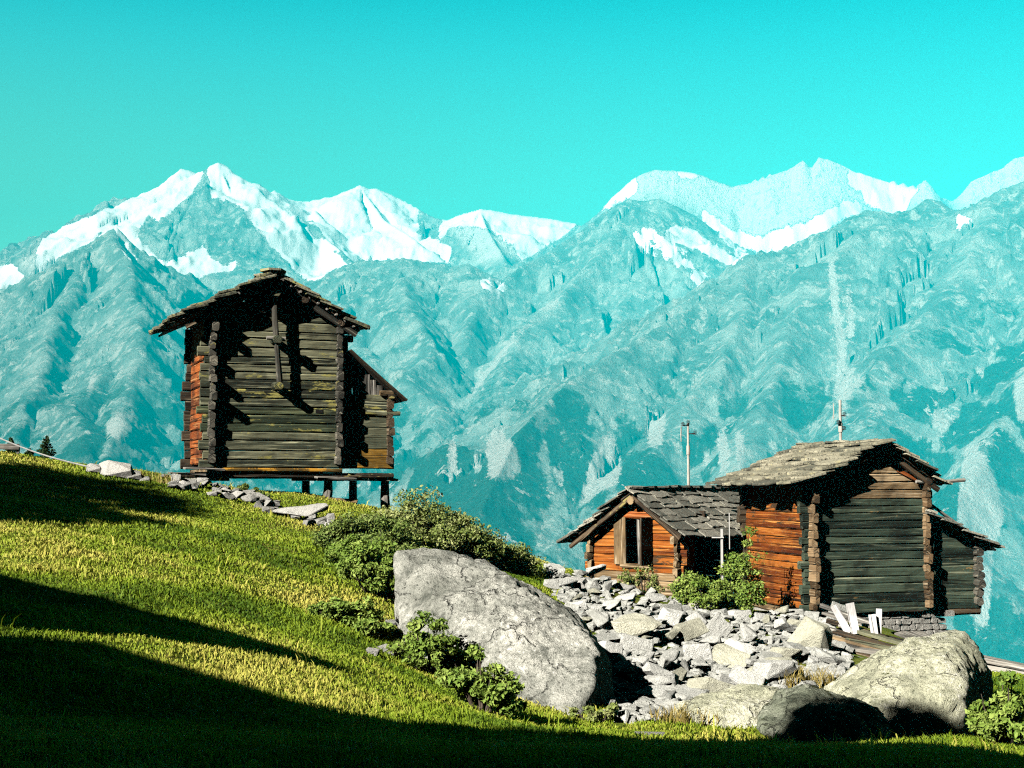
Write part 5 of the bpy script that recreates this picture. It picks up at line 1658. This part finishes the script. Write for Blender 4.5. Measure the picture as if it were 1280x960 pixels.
# white post frame in the bush
pt = P(902, 661, 33.4); zb = gz(pt.x, pt.y)
root = thing('white_post', 'white painted post with crossbar standing in the bush by the hut', 'post', (pt.x, pt.y, zb - .2))
H_ = pt.z - zb + .2
m_ = MB(); m_.box((0, 0, H_ / 2), (.05, .05, H_)); m_.build('upright', P_WHITE, root)
m_ = MB(); m_.box((-.10, -.048, H_ - .20), (.28, .03, .03)); m_.build('crossbar', P_WHITE, root)
m_ = MB(); m_.box((.17, -.085, H_ - .05), (.02, .012, .85)); m_.build('thin_rod', P_WHITE, root)
# cable running down to the crest, with the post it hangs from
a_, b_ = P(-40, 529, 29.0), P(113, 584, 29.6)
root_p = []
for i in range(15):
    t = i / 14
    q = a_.lerp(b_, t); q.z -= .10 * math.sin(math.pi * t); root_p.append(q)
c0 = Vector(root_p[0]); m_ = MB(); m_.tube([q - c0 for q in root_p], .016, 6)
o = m_.build('cable', P_CABLE); o.location = c0
tag(o, 'taut white cable slanting down to the stones on the crest', 'cable')
zb = gz(a_.x, a_.y); m_ = MB(); m_.tube([(0, 0, -.3), (0, 0, a_.z - zb + .1)], [.07, .055], 9, .4); o = m_.build('cable_post', W_GREY); o.location = (a_.x, a_.y, zb)
tag(o, 'wooden post holding the upper end of the white cable', 'post')
# pale rail on the crest at the left edge
q0, q1 = P(-14, 557, 30.5), P(24, 559, 30.6)
root = thing('wooden_rail', 'short pale wooden rail on the crest at the left edge', 'fence', ((q0.x + q1.x) / 2, (q0.y + q1.y) / 2, gz((q0.x + q1.x) / 2, (q0.y + q1.y) / 2)))
o0 = Vector(root.location)
m_ = MB(); m_.beam(q0 - o0, q1 - o0, .05, .12, rng); m_.build('rail', W_GREY, root)
for q in (q0.lerp(q1, .15), q0.lerp(q1, .95)):
    m_ = MB(); m_.beam((q.x - o0.x, q.y - o0.y + .06, gz(q.x, q.y) - o0.z - .3), (q.x - o0.x, q.y - o0.y + .06, q.z - o0.z + .04), .07, .07, rng, up=Vector((0, 1, 0))); m_.build('rail_post', W_GREY, root)

# ------------------------------------------------------------------ neighbours just outside the left edge: they shade the foreground
SH = Vector((-math.sin(SUN_AZ), -math.cos(SUN_AZ), 0))
SR = Vector((math.cos(SUN_AZ), -math.sin(SUN_AZ), 0))
SUP = Vector((-math.sin(SUN_EL) * SH.x, -math.sin(SUN_EL) * SH.y, math.cos(SUN_EL)))


def sunpt(a, b, t):
    return SR * a + SUP * b + SUN * t


def plain_house(name, label, r0, r1, depth, drop, rng, cat='hut'):
    """log house whose roof ridge runs from r0 to r1 (world points); walls go down to the ground"""
    ax = Vector((r1.x - r0.x, r1.y - r0.y, 0)); L = ax.length; ax.normalize()
    pz = Vector((-ax.y, ax.x, 0))
    mid = (r0 + r1) / 2
    zb = min(gz(r0.x, r0.y), gz(r1.x, r1.y)) - .4
    root = thing(name, label, cat, (r0.x, r0.y, zb), math.atan2(ax.y, ax.x))
    z0, z1 = r0.z - zb, r1.z - zb
    ze = min(z0, z1) - drop
    for sgn in (-1, 1):
        m_ = MB()
        for z, hh in log_courses(rng, 0, ze, .24):
            m_.beam((-.15, sgn * depth / 2, z + hh / 2), (L - .02, sgn * depth / 2, z + hh / 2), .18, hh * 1.0, rng, bev=.12, seg=8)
        m_.build('side_wall', W_BROWN, root)
    for x in (0.09, L - .11):
        m_ = MB(); zr = (z0 if x < 1 else z1) - .12
        for z, hh in log_courses(rng, 0, zr, .24):
            w_ = depth / 2 if z < ze else depth / 2 * max(.04, (zr - z - hh) / (zr - ze))
            m_.beam((x, -w_, z + hh / 2), (x, w_, z + hh / 2), .18, hh * 1.0, rng, bev=.12, seg=8)
        m_.build('gable_wall', W_BROWN, root)
    m_ = MB()
    for sgn in (-1, 1):
        for k in range(int(L / .4) + 1):
            x = .2 + k * .4
            if x > L - .1: break
            zr = z0 + (z1 - z0) * x / L
            m_.beam((x, sgn * (depth / 2 + .25), ze - .12), (x, 0, zr - .05), .44, .08, rng)
    m_.build('roof', W_GREY, root)
    return root


rng = random.Random(61)
plain_house('hay_hut', 'low brown log hut beyond the left edge of the meadow', sunpt(-17.0, 3.2, 3.0), sunpt(-11.5, 3.36, 3.0), 2.2, 1.1, rng)
plain_house('farm_house', 'tall brown log house beside the viewer', sunpt(-9.0, 4.75, 7.5), sunpt(-1.0, 2.75, 7.5), 3.0, 1.0, rng, 'house')
m_ = MB(); q0, q1 = sunpt(-11.0, 2.15, 6.2), sunpt(-8.4, 2.2, 6.2); zb = gz(q0.x, q0.y) - .3
o0 = (q0 + q1) / 2; o0.z = zb
for z, hh in log_courses(rng, 0, q0.z - zb, .2):
    m_.beam(Vector((q0.x, q0.y, zb + z + hh / 2)) - o0, Vector((q1.x, q1.y, zb + z + hh / 2)) - o0, .3, hh * 1.0, rng, bev=.1)
o = m_.build('wood_stack', W_GREY); o.location = o0
tag(o, 'stack of split logs beside the tall brown log house', 'wood stack')


def leaf_tree(name, label, cpos, rad, seed, n=60, per=220, leaf=.11):
    rg = np.random.default_rng(seed); r2 = random.Random(seed)
    zb = gz(cpos.x, cpos.y)
    root = thing(name, label, 'tree', (cpos.x, cpos.y, zb))
    H_ = cpos.z - zb
    t = MB(); t.tube([(0, 0, -.3), (.1, 0, H_ * .5), (0, .1, H_), (0, 0, H_ + rad[2] * .6)], [.24, .17, .11, .03], 9, .4)
    cs, rs = [], []
    for i in range(n):
        d = Vector((r2.gauss(0, 1), r2.gauss(0, 1), r2.gauss(0, 1))).normalized() * r2.uniform(.35, 1) ** .6
        c = (d.x * rad[0], d.y * rad[1], H_ + d.z * rad[2]); cs.append(c); k = r2.uniform(.35, .7); rs.append((k, k, k * .8))
        if i % 3 == 0:
            t.tube([(0, 0, H_ * .55 + i * .01), (c[0] * .5, c[1] * .5, (H_ * .75 + c[2]) / 2), c], [.06, .04, .012], 6, .4)
    t.build('trunk', P_BARK, root)
    V, Q, R = leaf_cloud(cs, rs, per, leaf, rg)
    np_mesh('crown', V, Q, L_BUSH, {'rnd': R}, smooth=False, parent=root)


leaf_tree('broadleaf_tree', 'leafy tree beyond the left edge of the meadow', sunpt(-24.9, 6.1, 6.5), (2.6, 2.6, 1.7), 71, 90, 260)
leaf_tree('broadleaf_tree', 'smaller leafy tree beyond the left edge of the meadow', sunpt(-22.2, 5.4, 6.0), (1.6, 1.6, 1.1), 72, 46, 200)
leaf_tree('broadleaf_tree', 'slim leafy tree rising beside the tall brown log house', sunpt(-8.15, 5.0, 6.0), (.62, .62, .7), 73, 26, 200, .09)
